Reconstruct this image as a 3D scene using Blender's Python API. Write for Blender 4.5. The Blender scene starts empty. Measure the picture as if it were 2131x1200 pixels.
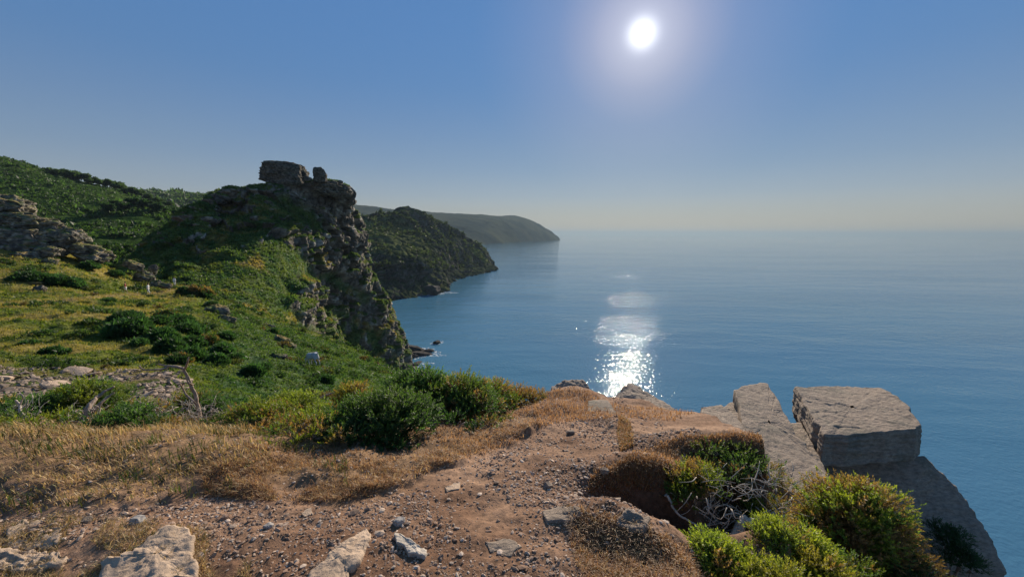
HAZE, SKY, SUN, EXPO, DUST, GLOW, SKYT, OZ, AIR, HCOL = 6.5e-5, .05, 5.0, 0.55, .1, .62, (.95, 1, 1.0), 5.0, .85, (.25, .335, .41, 1)
SKRAMP = [(0, (.23, .17, .13)), (.06, (.23, .19, .155)), (.2, (.26, .25, .22)), (.45, (.26, .33, .36)), (1, (.25, .34, .37))]
SKBASE = [(0, (.34, .31, .255)), (.02, (.33, .315, .275)), (.06, (.30, .325, .335)), (.09, (.255, .31, .37)), (.15, (.165, .25, .365)), (.23, (.118, .21, .365)), (.32, (.070, .178, .365)), (.45, (.064, .172, .375)), (1, (.05, .15, .34))]
SEAR, CLD = .02, 260
import bpy, bmesh, math, random
import numpy as np
from mathutils import Vector, Matrix
rng = np.random.default_rng(11)
random.seed(5)
C = bpy.context.scene.collection
F, CX, CY = 833.0, 1065.5, 600.0
PITCH, ROLL = math.radians(7.76), math.radians(0.25)
RM = np.array(Matrix.Rotation(math.pi/2-PITCH, 3, 'X') @ Matrix.Rotation(ROLL, 3, 'Z'))
SEA = -80.0

def ray(px, py):
    v = np.stack([(np.asarray(px, float)-CX)/F, (CY-np.asarray(py, float))/F, -np.ones(np.broadcast(px, py).shape)], -1)
    return v @ RM.T
def P(px, py, Y):
    """world point at forward distance Y seen from the camera station along a line of sight"""
    d = ray(px, py); return d*(np.asarray(Y, float)/d[..., 1])[..., None]
def W(px, py):
    d = ray(px, py); return d*(SEA/d[..., 2])[..., None]
def proj(p):
    c = p @ RM; z = np.minimum(c[..., 2], -1e-4)
    return CX+F*c[..., 0]/-z, CY-F*c[..., 1]/-z

# ------------------------------------------------------------ noise
def _h(ix, iy, iz, s):
    h = (ix.astype(np.uint32)*np.uint32(374761393)) ^ (iy.astype(np.uint32)*np.uint32(668265263)) ^ (iz.astype(np.uint32)*np.uint32(2246822519)) ^ np.uint32((s*3266489917) & 0xffffffff)
    h = (h ^ (h >> np.uint32(15)))*np.uint32(2246822519)
    h = (h ^ (h >> np.uint32(13)))*np.uint32(3266489917)
    return h ^ (h >> np.uint32(16))
def _u(h): return h.astype(np.float32)*(1/4294967296.0)
def noise(p, s=0):
    """value-gradient noise, about -1..1"""
    p = np.asarray(p, np.float32); f = np.floor(p); i = f.astype(np.int64); t = p-f
    w = t*t*t*(t*(t*6-15)+10)
    out = 0
    for dx in (0, 1):
        for dy in (0, 1):
            for dz in (0, 1):
                h = _h(i[:, 0]+dx, i[:, 1]+dy, i[:, 2]+dz, s)
                g1 = (h & np.uint32(1023)).astype(np.float32)/511.5-1
                g2 = ((h >> np.uint32(10)) & np.uint32(1023)).astype(np.float32)/511.5-1
                g3 = ((h >> np.uint32(20)) & np.uint32(1023)).astype(np.float32)/511.5-1
                d = g1*(t[:, 0]-dx)+g2*(t[:, 1]-dy)+g3*(t[:, 2]-dz)
                ww = (w[:, 0] if dx else 1-w[:, 0])*(w[:, 1] if dy else 1-w[:, 1])*(w[:, 2] if dz else 1-w[:, 2])
                out = out+d*ww
    return out*1.6
def fbm(p, sc, oct=4, s=0, gain=.5, st=(1, 1, 1)):
    p = np.asarray(p)/sc*np.array(st); a = 1; o = 0
    for k in range(oct):
        o = o+a*noise(p, s+k*7); p = p*2.03+11.3; a *= gain
    return o
def ridged(p, sc, oct=4, s=0, gain=.5, st=(1, 1, 1)):
    p = np.asarray(p)/sc*np.array(st); a = 1; o = 0
    for k in range(oct):
        o = o+a*(1-2*np.abs(noise(p, s+k*7))); p = p*2.1+5.1; a *= gain
    return o
def cells(p, s=0):
    """F1, F2, cell random, vector to centre"""
    p = np.asarray(p, np.float32); f = np.floor(p); i = f.astype(np.int64); t = p-f
    n = len(p); f1 = np.full(n, 9., np.float32); f2 = f1.copy(); cid = np.zeros(n, np.float32); cd2 = np.zeros(n, np.float32)
    for dx in (-1, 0, 1):
        for dy in (-1, 0, 1):
            for dz in (-1, 0, 1):
                h = _h(i[:, 0]+dx, i[:, 1]+dy, i[:, 2]+dz, s)
                rx = (h & np.uint32(1023)).astype(np.float32)/1023; ry = ((h >> np.uint32(10)) & np.uint32(1023)).astype(np.float32)/1023
                rz = ((h >> np.uint32(20)) & np.uint32(1023)).astype(np.float32)/1023
                d = np.sqrt((rx*.8+.1+dx-t[:, 0])**2+(ry*.8+.1+dy-t[:, 1])**2+(rz*.8+.1+dz-t[:, 2])**2)
                m = d < f1
                f2 = np.where(m, f1, np.minimum(f2, d)); f1 = np.where(m, d, f1)
                cid = np.where(m, _u(h*np.uint32(2654435761)), cid); cd2 = np.where(m, rx-ry, cd2)
    return f1, f2, cid, cd2
def sm(x, a, b):
    t = np.clip((x-a)/(b-a), 0, 1); return t*t*(3-2*t)
def inpoly(px, py, poly):
    px = np.asarray(px); py = np.asarray(py); c = np.zeros(px.shape, bool); n = len(poly)
    for k in range(n):
        x1, y1 = poly[k]; x2, y2 = poly[(k+1) % n]
        if y1 == y2: continue
        c ^= ((y1 > py) != (y2 > py)) & (px < (x2-x1)*(py-y1)/(y2-y1)+x1)
    return c
def mix(a, b, t):
    a = np.asarray(a, float); b = np.asarray(b, float); t = np.asarray(t)[..., None]; return a*(1-t)+b*t

# ------------------------------------------------------------ mesh building
def mesh_np(name, v, f, mat=None, parent=None, col=None, smooth=True, uvw=None):
    """v Nx3, f: list of (M,k) int arrays"""
    me = bpy.data.meshes.new(name)
    if not isinstance(f, (list, tuple)): f = [f]
    v = np.ascontiguousarray(v, np.float32)
    loops = np.concatenate([a.ravel() for a in f]).astype(np.int32)
    tot = np.concatenate([np.full(len(a), a.shape[1], np.int32) for a in f])
    st = np.concatenate([[0], np.cumsum(tot)[:-1]]).astype(np.int32)
    me.vertices.add(len(v)); me.vertices.foreach_set('co', v.ravel())
    me.loops.add(len(loops)); me.loops.foreach_set('vertex_index', loops)
    me.polygons.add(len(tot)); me.polygons.foreach_set('loop_start', st); me.polygons.foreach_set('loop_total', tot)
    me.update(calc_edges=True); me.validate()
    me.polygons.foreach_set('use_smooth', np.full(len(me.polygons), smooth))
    if col is not None:
        a = me.color_attributes.new('col', 'FLOAT_COLOR', 'POINT')
        c4 = np.ones((len(v), 4), np.float32); c4[:, :3] = col; a.data.foreach_set('color', c4.ravel())
    if mat: me.materials.append(mat)
    o = bpy.data.objects.new(name, me); C.objects.link(o)
    if parent: o.parent = parent
    return o
def tag(o, label=None, cat=None, group=None, kind=None):
    if label: o['label'] = label
    if cat: o['category'] = cat
    if group: o['group'] = group
    if kind: o['kind'] = kind
    return o
def empty(name, loc, label, cat, group=None):
    o = bpy.data.objects.new(name, None); C.objects.link(o); o.location = [float(q) for q in loc]; o.empty_display_size = .2
    return tag(o, label, cat, group)
def gridf(nv, nu, wrap=False):
    i = np.arange(nv-1)[:, None]*nu; j = np.arange(nu-1)[None, :]
    if wrap: j = np.arange(nu)[None, :]
    a = i+j; b = i+(j+1) % nu
    return np.stack([a, b, b+nu, a+nu], -1).reshape(-1, 4)
def gnormals(G):
    du = np.gradient(G, axis=1); dv = np.gradient(G, axis=0)
    n = np.cross(du, dv); return n/(np.linalg.norm(n, axis=-1, keepdims=True)+1e-9)
def crom(A, n):
    """Catmull-Rom resample along axis 0 to n samples (centripetal-ish by index)"""
    m = len(A); t = np.linspace(0, m-1-1e-6, n); i = t.astype(int); u = (t-i).reshape((-1,)+(1,)*(A.ndim-1))
    g = lambda k: A[np.clip(k, 0, m-1)]
    p0, p1, p2, p3 = g(i-1), g(i), g(i+1), g(i+2)
    return .5*((2*p1)+(-p0+p2)*u+(2*p0-5*p1+4*p2-p3)*u*u+(-p0+3*p1-3*p2+p3)*u**3)
def patch(rows, nv, nu):
    A = np.array(rows, float)
    A = crom(A, nv); A = crom(A.transpose(1, 0, 2), nu).transpose(1, 0, 2)
    return A

# ------------------------------------------------------------ materials
def newmat(name):
    m = bpy.data.materials.new(name); m.use_nodes = True; nt = m.node_tree
    for n in list(nt.nodes): nt.nodes.remove(n)
    out = nt.nodes.new('ShaderNodeOutputMaterial')
    return m, nt, out
def N(nt, typ, **kw):
    n = nt.nodes.new(typ)
    for k, v in kw.items():
        if k.startswith('i_'):
            key = k[2:]; key = int(key) if key.isdigit() else key.replace('_', ' ')
            n.inputs[key].default_value = v
        else: setattr(n, k, v)
    return n
def surf_mat(name, base=None, attr=False, rough=.9, nscale=8, namp=.35, bump=.5, bscale=20, bdist=.02, spec=.25, tint=(1, 1, 1), cracks=0, cscale=3, stretch=(1, 1, 1), translucent=0, lichen=0):
    m, nt, out = newmat(name); L = nt.links.new
    tc = N(nt, 'ShaderNodeTexCoord'); mp = N(nt, 'ShaderNodeMapping'); mp.inputs['Scale'].default_value = stretch
    L(tc.outputs['Object'], mp.inputs[0])
    n1 = N(nt, 'ShaderNodeTexNoise', i_Scale=nscale, i_Detail=8, i_Roughness=.65); L(mp.outputs[0], n1.inputs['Vector'])
    mr = N(nt, 'ShaderNodeMapRange'); mr.inputs['From Min'].default_value = .3; mr.inputs['From Max'].default_value = .7
    mr.inputs['To Min'].default_value = 1-namp; mr.inputs['To Max'].default_value = 1+namp; L(n1.outputs[0], mr.inputs[0])
    mul = N(nt, 'ShaderNodeVectorMath', operation='MULTIPLY'); sc = N(nt, 'ShaderNodeVectorMath', operation='MULTIPLY'); sc.inputs[1].default_value = tint
    if attr:
        at = N(nt, 'ShaderNodeAttribute', attribute_name='col'); L(at.outputs['Color'], sc.inputs[0])
    else: sc.inputs[0].default_value = base
    L(sc.outputs[0], mul.inputs[0]); L(mr.outputs[0], mul.inputs[1]); colout = mul.outputs[0]
    if lichen:
        nl = N(nt, 'ShaderNodeTexNoise', i_Scale=lichen, i_Detail=7, i_Roughness=.7); L(tc.outputs['Object'], nl.inputs['Vector'])
        ml = N(nt, 'ShaderNodeMapRange'); ml.inputs['From Min'].default_value = .5; ml.inputs['From Max'].default_value = .68; ml.inputs['To Max'].default_value = .8; L(nl.outputs[0], ml.inputs[0])
        mc = N(nt, 'ShaderNodeMix', data_type='RGBA'); L(ml.outputs[0], mc.inputs[0]); L(colout, mc.inputs[6]); mc.inputs[7].default_value = (.14, .13, .10, 1)
        ns = N(nt, 'ShaderNodeTexNoise', i_Scale=lichen*5, i_Detail=5, i_Roughness=.8); L(tc.outputs['Object'], ns.inputs['Vector'])
        ms = N(nt, 'ShaderNodeMapRange'); ms.inputs['From Min'].default_value = .6; ms.inputs['From Max'].default_value = .68; ms.inputs['To Max'].default_value = .6; L(ns.outputs[0], ms.inputs[0])
        md = N(nt, 'ShaderNodeMix', data_type='RGBA'); L(ms.outputs[0], md.inputs[0]); L(mc.outputs[2], md.inputs[6]); md.inputs[7].default_value = (.46, .42, .33, 1); colout = md.outputs[2]
    nb = N(nt, 'ShaderNodeTexNoise', i_Scale=bscale, i_Detail=10, i_Roughness=.7); L(mp.outputs[0], nb.inputs['Vector'])
    h = nb.outputs[0]
    if cracks:
        vo = N(nt, 'ShaderNodeTexVoronoi', feature='DISTANCE_TO_EDGE', i_Scale=cscale)
        wn = N(nt, 'ShaderNodeTexNoise', i_Scale=cscale*1.3, i_Detail=4); L(mp.outputs[0], wn.inputs['Vector'])
        ad = N(nt, 'ShaderNodeVectorMath', operation='MULTIPLY_ADD'); L(wn.outputs['Color'], ad.inputs[0]); ad.inputs[1].default_value = (.5/cscale,)*3; L(mp.outputs[0], ad.inputs[2])
        L(ad.outputs[0], vo.inputs['Vector'])
        cr = N(nt, 'ShaderNodeMapRange'); cr.inputs['From Max'].default_value = .06; L(vo.outputs['Distance'], cr.inputs[0])
        ma = N(nt, 'ShaderNodeMath', operation='MULTIPLY_ADD'); L(cr.outputs[0], ma.inputs[0]); ma.inputs[1].default_value = cracks; L(h, ma.inputs[2]); h = ma.outputs[0]
    bp = N(nt, 'ShaderNodeBump', i_Strength=bump, i_Distance=bdist); L(h, bp.inputs['Height'])
    pb = N(nt, 'ShaderNodeBsdfPrincipled', i_Roughness=rough); pb.inputs['Specular IOR Level'].default_value = spec
    L(colout, pb.inputs['Base Color']); L(bp.outputs[0], pb.inputs['Normal'])
    sh = pb.outputs[0]
    if translucent:
        tr = N(nt, 'ShaderNodeBsdfTranslucent'); t2 = N(nt, 'ShaderNodeVectorMath', operation='MULTIPLY'); t2.inputs[1].default_value = (1.5, 1.5, .75)
        L(colout, t2.inputs[0]); L(t2.outputs[0], tr.inputs[0]); mx = N(nt, 'ShaderNodeMixShader'); mx.inputs[0].default_value = translucent
        L(pb.outputs[0], mx.inputs[1]); L(tr.outputs[0], mx.inputs[2]); sh = mx.outputs[0]
    L(sh, out.inputs['Surface'])
    return m
def leaf_mat(name, tr=.45, rough=.55, spec=.3, tint=(1, 1, 1), boost=(1.6, 1.7, .7)):
    m, nt, out = newmat(name); L = nt.links.new
    at = N(nt, 'ShaderNodeAttribute', attribute_name='col')
    sc = N(nt, 'ShaderNodeVectorMath', operation='MULTIPLY'); sc.inputs[1].default_value = tint; L(at.outputs['Color'], sc.inputs[0])
    pb = N(nt, 'ShaderNodeBsdfPrincipled', i_Roughness=rough); pb.inputs['Specular IOR Level'].default_value = spec; L(sc.outputs[0], pb.inputs['Base Color'])
    t2 = N(nt, 'ShaderNodeVectorMath', operation='MULTIPLY'); t2.inputs[1].default_value = boost; L(sc.outputs[0], t2.inputs[0])
    tl = N(nt, 'ShaderNodeBsdfTranslucent'); L(t2.outputs[0], tl.inputs[0])
    mx = N(nt, 'ShaderNodeMixShader'); mx.inputs[0].default_value = tr; L(pb.outputs[0], mx.inputs[1]); L(tl.outputs[0], mx.inputs[2]); L(mx.outputs[0], out.inputs[0])
    return m

M_near = surf_mat('soil_and_grit', attr=True, nscale=30, namp=.45, bump=.8, bscale=60, bdist=.012, rough=.95, spec=.15)
M_hill = surf_mat('hillside_turf', attr=True, nscale=1.5, namp=.4, bump=.9, bscale=2.5, bdist=.35, rough=.95, spec=.1)
M_crag = surf_mat('crag', attr=True, nscale=.8, namp=.4, bump=1, bscale=1.2, bdist=.5, rough=.95, spec=.1, cracks=.6, cscale=.40, stretch=(1, 1, 1.2))
M_farhill = surf_mat('far_hill', attr=True, nscale=.08, namp=.35, bump=1, bscale=.25, bdist=4, rough=1, spec=0)
M_rock = surf_mat('slab_stone', base=(.27, .21, .16), nscale=14, namp=.4, bump=1, bscale=26, bdist=.022, rough=.9, spec=.2, cracks=.04, cscale=4, stretch=(1, 2.2, 2.2), lichen=2.2)
M_paleR = surf_mat('pale_stone', base=(.42, .31, .22), nscale=7, namp=.35, bump=.9, bscale=18, bdist=.02, rough=.92, spec=.15, cracks=.3, cscale=4)
M_outr = surf_mat('outcrop_stone', attr=True, nscale=1.6, namp=.5, bump=1, bscale=2.2, bdist=.25, rough=.95, spec=.1, cracks=.6, cscale=.6, stretch=(.8, .8, 1.7))
M_tor = surf_mat('tor_stone', attr=True, tint=(.62, .62, .64), nscale=1, namp=.45, bump=1, bscale=1.4, bdist=.35, rough=.95, spec=.1, cracks=.6, cscale=.35, stretch=(.8, .8, 2.2))
M_wetrock = surf_mat('shore_stone', base=(.06, .055, .05), nscale=.8, namp=.5, bump=1, bscale=1.3, bdist=.3, rough=.95, spec=.05)
M_bark = surf_mat('dead_bark', base=(.27, .2, .15), nscale=25, namp=.5, bump=.8, bscale=50, bdist=.008, rough=.85, stretch=(1, 1, .35))
M_trunk = surf_mat('living_bark', base=(.07, .055, .04), nscale=3, namp=.4, bump=.6, bscale=6, bdist=.05)
M_wood = surf_mat('bleached_wood', base=(.42, .36, .29), nscale=25, namp=.4, bump=.8, bscale=60, bdist=.006, rough=.8, stretch=(1, 1, .35))
M_leaf = leaf_mat('leaf', tr=.45)
M_grass = leaf_mat('dry_grass_blades', tr=.4, boost=(1.35, 1.25, .9))
M_pebA = surf_mat('cobble_stone', base=(.3, .27, .24), nscale=40, namp=.3, bump=.5, bscale=60, bdist=.004)
M_pebble = surf_mat('pebble', attr=True, nscale=40, namp=.3, bump=.4, bscale=60, bdist=.004, rough=.9, spec=.2)
# ============================================================ near ground (ledge + hillside) as one height field
def zrow(py, Y): return float(P(CX, py, Y)[2])
ctl = []   # px, Y, z
for px in (-700, -100, 400, 900, 1400, 1900, 2600):
    ctl += [(px, .7, -1.6), (px, 1.2, -1.62), (px, 1.75, -1.66)]
for px in (900, 1200): ctl += [(px, 3.0, -1.86), (px, 4.5, -2.17), (px, 6.0, -2.58), (px, 9, -3.6)]
for px in (1500, 1800, 2200): ctl += [(px, 3.0, -1.88), (px, 4.5, -2.2), (px, 5.3, -2.46), (px, 6.0, -2.85), (px, 9, -4.6)]
ctl += [(1350, 5.2, -2.40), (1350, 6.0, -2.68)]
for px, Y, z in [(-500, 3, -1.72), (0, 3, -1.76), (400, 3, -1.80), (650, 3, -1.83), (-500, 4.5, -2.15), (0, 4.5, -2.28), (300, 4.5, -2.32), (650, 4.4, -2.28), (800, 4.4, -2.26), (950, 4.4, -2.22), (950, 5.5, -2.70),
                 (-500, 6.5, -2.8), (0, 6.5, -3.02), (300, 6.5, -3.08), (600, 6.5, -3.15), (800, 6.5, -3.2), (900, 7, -3.6)]: ctl.append((px, Y, z))
for px, py, Y in [(-500, 810, 11), (0, 826, 11), (200, 832, 11), (350, 838, 11), (500, 852, 12), (700, 876, 12), (850, 905, 12),
                  (-500, 660, 20), (0, 762, 17), (200, 775, 17), (350, 782, 17), (500, 798, 20), (0, 712, 23), (200, 728, 23), (350, 738, 24), (620, 815, 22), (760, 835, 24), (880, 850, 24),
                  (-500, 560, 40), (0, 642, 35), (150, 660, 34), (300, 690, 30), (450, 715, 32), (560, 745, 34), (650, 770, 35), (750, 790, 38), (840, 800, 42),
                  (0, 605, 48), (200, 635, 47), (350, 655, 48), (480, 680, 50), (580, 705, 54), (690, 735, 58), (790, 765, 58), (860, 785, 60),
                  (-500, 480, 60), (0, 550, 58), (120, 575, 58), (220, 598, 62), (300, 613, 67), (370, 607, 75), (430, 620, 76), (520, 665, 72), (620, 690, 78), (720, 725, 78), (800, 750, 80),
                  (-400, 440, 75), (0, 505, 66), (120, 535, 68), (220, 565, 72), (300, 592, 77), (340, 598, 84), (400, 598, 88), (470, 628, 92), (560, 665, 96), (660, 700, 98), (760, 730, 100),
                  (0, 480, 85), (200, 545, 92), (320, 590, 100), (420, 592, 106), (560, 660, 115), (700, 710, 118)]:
    ctl.append((px, Y, zrow(py, Y)))
ctl = np.array(ctl)
def _tc(px, Y): return np.stack([np.asarray(px)/420., np.log(Y)*1.35], -1)
cxy = _tc(ctl[:, 0], ctl[:, 1])
def _phi(d2): return .5*d2*np.log(np.maximum(d2, 1e-12))
K = _phi(((cxy[:, None]-cxy[None])**2).sum(-1)); n_ = len(ctl)
A_ = np.zeros((n_+3, n_+3)); A_[:n_, :n_] = K+np.eye(n_)*2e-3; A_[:n_, n_] = 1; A_[:n_, n_+1:] = cxy; A_[n_:, :n_] = A_[:n_, n_:].T
sol = np.linalg.solve(A_, np.concatenate([ctl[:, 2]/ctl[:, 1], np.zeros(3)]))
def tps(px, Y):
    q = _tc(px, Y); o = np.empty(len(q))
    for k in range(0, len(q), 20000):
        s = q[k:k+20000]; d2 = (s[:, :1]-cxy[None, :, 0])**2+(s[:, 1:]-cxy[None, :, 1])**2
        o[k:k+20000] = _phi(d2) @ sol[:n_]+sol[n_]+s @ sol[n_+1:]
    return o
LIPX = np.array([-3000, -200, 0, 120, 230, 300, 350, 420, 470, 600, 700, 780, 820, 845, 870, 910, 960, 1010, 1100, 1200, 1300, 1450, 1530, 1590, 1650, 1750, 1900, 2131, 3000.])
LIPY = np.array([90, 84, 76, 74, 80, 88, 200, 200, 130, 100, 84, 68, 58, 45, 28, 14, 8.6, 7.0, 6.5, 6.4, 6.2, 5.5, 4.5, 3.9, 2.7, 1.75, 1.3, 1.0, .9])
# small relief features of the ledge: (px, py, Y, radius_x, radius_y, height)
BUMPS = [(1480, 965, 3.5, .62, .26, .20), (1330, 1000, 3.0, .40, .2, .10), (1400, 1085, 2.55, .42, .26, -.50), (1320, 1060, 2.65, .3, .14, -.2), (1560, 1060, 2.8, .38, .34, -.55),
         (1560, 1200, 1.85, .26, .3, -.26), (1690, 1200, 1.9, .25, .3, -.3), (1235, 1130, 2.25, .22, .2, .10), (1330, 1165, 2.1, .26, .2, .09), (1180, 815, 6.1, .5, .5, .22), (1330, 830, 6.0, .45, .4, .1), (1130, 850, 5.2, .5, .5, .15),
         (300, 1150, 1.95, .3, .22, .05), (470, 945, 3.3, 1.0, .45, .06), (130, 960, 3.0, 1.3, .5, .1), (1090, 880, 4.2, .4, .35, .1), (1280, 900, 4.2, .2, .5, .06)]
BP = [(P(a, b, Y)[0], Y, rx, ry, h) for a, b, Y, rx, ry, h in BUMPS]
# grass bank edge: polyline of the eroded step, in photo rows resolved to the ledge
EDGE = [(-900, 1060, 2.25), (0, 1062, 2.22), (170, 1058, 2.24), (330, 1052, 2.3), (430, 1020, 2.46), (560, 1040, 2.38), (690, 1048, 2.33), (740, 1030, 2.42), (830, 1000, 2.6), (900, 965, 2.86), (960, 955, 2.98), (1010, 925, 3.3), (1070, 905, 3.6), (1110, 880, 3.95), (1130, 860, 4.4), (1120, 835, 5.3), (1090, 820, 6.5)]
EXY = np.array([[P(a, b, Y)[0], Y] for a, b, Y in EDGE])
def edge_sd(x, y):
    """signed distance to the bank edge, positive on the grassy side"""
    best = np.full(x.shape, 1e9); sg = np.ones(x.shape)
    for k in range(len(EXY)-1):
        a, b = EXY[k], EXY[k+1]; d = b-a; L2 = d @ d
        t = np.clip(((x-a[0])*d[0]+(y-a[1])*d[1])/L2, 0, 1); ex = x-(a[0]+t*d[0]); ey = y-(a[1]+t*d[1]); r = np.hypot(ex, ey)
        cr = d[0]*ey-d[1]*ex; m = r < best; best = np.where(m, r, best); sg = np.where(m, np.sign(cr), sg)
    return best*sg
def ground_z(x, y, detail=True):
    x = np.asarray(x, float).ravel(); y = np.asarray(y, float).ravel()
    px = CX+F*x/(y*1.0)*.991   # azimuth coordinate (column at eye level)
    z = tps(px, y)*y
    p3 = np.stack([x, y, np.zeros_like(x)], -1)
    near = 1-sm(y, 6, 14)
    for bx, by, rx, ry, h in BP: z = z+h*np.exp(-(((x-bx)/rx)**2+((y-by)/ry)**2)**1.3)
    m = y < 9
    if m.any():
        w = fbm(p3[m], .35, 3, 91)*.08
        sd = edge_sd(x[m], y[m])+w; z[m] += np.maximum(0, .03+.05*fbm(p3[m], .45, 4, 92))*sm(sd+.05*fbm(p3[m], .12, 2, 93), -.03, .09)*(1-sm(y[m], 5.5, 8))
    lip = np.interp(px, LIPX, LIPY); lip = lip*(1+.05*fbm(np.stack([px/60, np.zeros_like(px), np.zeros_like(px)], -1), 1, 3, 5))
    slope = np.interp(px, [350, 600, 850, 1100, 1590, 1700, 1900, 2050, 3000], [1.0, 1.0, 1.1, 2.2, 2.2, .95, 1.0, 2.6, 2.6])
    ov = np.maximum(0, y-lip); z = z-slope*ov
    z = np.maximum(z, SEA-6)
    if detail:
        far = sm(y, 5, 16)
        z = z+far*(fbm(p3, 9, 3, 21)*.55*sm(y, 12, 35)+fbm(p3, 2.6, 3, 22)*.26+np.maximum(0, fbm(p3, 1.1, 2, 23))*.16)
        nr = 1-sm(y, 6, 12)
        z = z+nr*(fbm(p3, .55, 2, 31)*.03+fbm(p3, .13, 3, 32)*.013+ridged(p3, .2, 2, 33)*.02*np.clip(ov*3+.15, 0, 1))
        sc = inp_scree(px, y); z = z+sc*(ridged(p3, .5, 3, 41)*.06)
    return z
def inp_scree(px, y):
    return (.55+.45*sm(px, 120, 240))*(1-sm(px, 330, 380))*sm(y, 8.5, 10)*(1-sm(y, 14.5, 17.5))
def G(px, py, Y0=1.0, Y1=130., n=900):
    """where the sight line to (px,py) meets the near ground"""
    Y = np.exp(np.linspace(np.log(Y0), np.log(Y1), n)); p = P(np.full(n, float(px)), np.full(n, float(py)), Y)
    g = ground_z(p[:, 0], p[:, 1]); below = p[:, 2] <= g
    k = int(np.argmax(below)) if below.any() else n-1
    return np.array([p[k, 0], p[k, 1], g[k]])

nu, nv = 1250, 820
cols = np.linspace(-750, 2700, nu); Ys = np.exp(np.linspace(math.log(.62), math.log(150), nv))
gx = (cols[None, :]-CX)/F/.991*Ys[:, None]; gy = np.repeat(Ys[:, None], nu, 1)
gz = ground_z(gx, gy).reshape(nv, nu); GG = np.stack([gx, gy, gz], -1); Nn = gnormals(GG)
gv = GG.reshape(-1, 3); gn = Nn.reshape(-1, 3)
qx, qy = proj(gv)
def ground_col(v, n, qx, qy):
    f1 = fbm(v, .5, 3, 51); f2 = fbm(v, 6, 4, 52); f3 = fbm(v, 1.3, 3, 53)
    dirt = mix((.165, .090, .052), (.29, .175, .108), sm(f1+1.2*fbm(v, 1.1, 3, 57), -.9, .9))
    straw = mix((.24, .145, .075), (.16, .10, .055), sm(f1, -.4, .8))
    y = v[:, 1]; sd = edge_sd(v[:, 0], v[:, 1])
    nearc = mix(dirt, straw, sm(sd+.25*f3, -.02, .35)*(1-sm(v[:, 0], .9, 1.4)*(y < 9)))
    green = mix((.060, .090, .018), (.150, .165, .030), sm(f3, -.6, .7)); ochre = np.array([.25, .19, .055])
    dry = sm(f2+.45*sm(600-qx, 0, 500)+.45*f3, .12, .8)
    brack = mix((.032, .072, .022), (.080, .115, .032), sm(f3, -.7, .7))
    hill = mix(green, ochre, dry*.85); hill = mix(hill, brack, sm(qx-380-.9*(700-qy)*.2+80*f2, 0, 110))
    lipd = sm(y, 60, 90)*sm(f2, -.2, .6)*sm(qx, 380, 520)*.4
    hill = mix(hill, ochre, lipd)
    stone = mix((.20, .145, .10), (.12, .09, .065), sm(f1, -.5, .5))
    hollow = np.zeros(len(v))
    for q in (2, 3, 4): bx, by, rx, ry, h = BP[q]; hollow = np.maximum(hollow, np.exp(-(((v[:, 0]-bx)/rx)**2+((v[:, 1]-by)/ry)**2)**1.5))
    nearc = mix(nearc, np.array([.05, .034, .024]), np.clip(hollow*1.6, 0, 1)*.9)   # shade of the eroded hollow, painted into the soil colour
    c = mix(nearc, hill, sm(y, 6.5, 10))
    c = mix(c, stone, inp_scree(qx, y)*sm(f3+.5*f1, -.35, .2))
    steep = 1-sm(n[:, 2], .45, .68)
    c = mix(c, np.array([.14, .10, .075]), steep*sm(y, 3, 6))
    # trodden path along the contour with the walkers
    pth = np.exp(-((qy-np.interp(qx, [-200, 0, 250, 310, 360, 420], [655, 640, 613, 612, 603, 590]))/3.0)**2)*(y > 40)*(y < 100)*(1-sm(qx, 400, 430))
    c = mix(c, np.array([.26, .18, .09]), pth*.8)
    return c
near_z = gn.copy(); near_z[near_z[:, 2] < 0] *= -1
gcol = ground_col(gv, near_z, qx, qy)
keep = (gv[:, 2] > SEA-4).reshape(nv, nu)
fk = gridf(nv, nu); kf = keep.ravel()[fk].any(1)
mid = gv[fk[:, 0], 1]
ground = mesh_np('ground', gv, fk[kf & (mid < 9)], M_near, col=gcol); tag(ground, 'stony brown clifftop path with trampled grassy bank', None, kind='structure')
hillside = mesh_np('hillside', gv, fk[kf & (mid >= 9)], M_hill, col=gcol); tag(hillside, 'green and ochre grassy slope dropping towards the sea', None, kind='structure')
for o in (ground, hillside):
    bm = bmesh.new(); bm.from_mesh(o.data); bmesh.ops.delete(bm, geom=[v for v in bm.verts if not v.link_faces], context='VERTS'); bm.to_mesh(o.data); bm.free()

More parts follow.
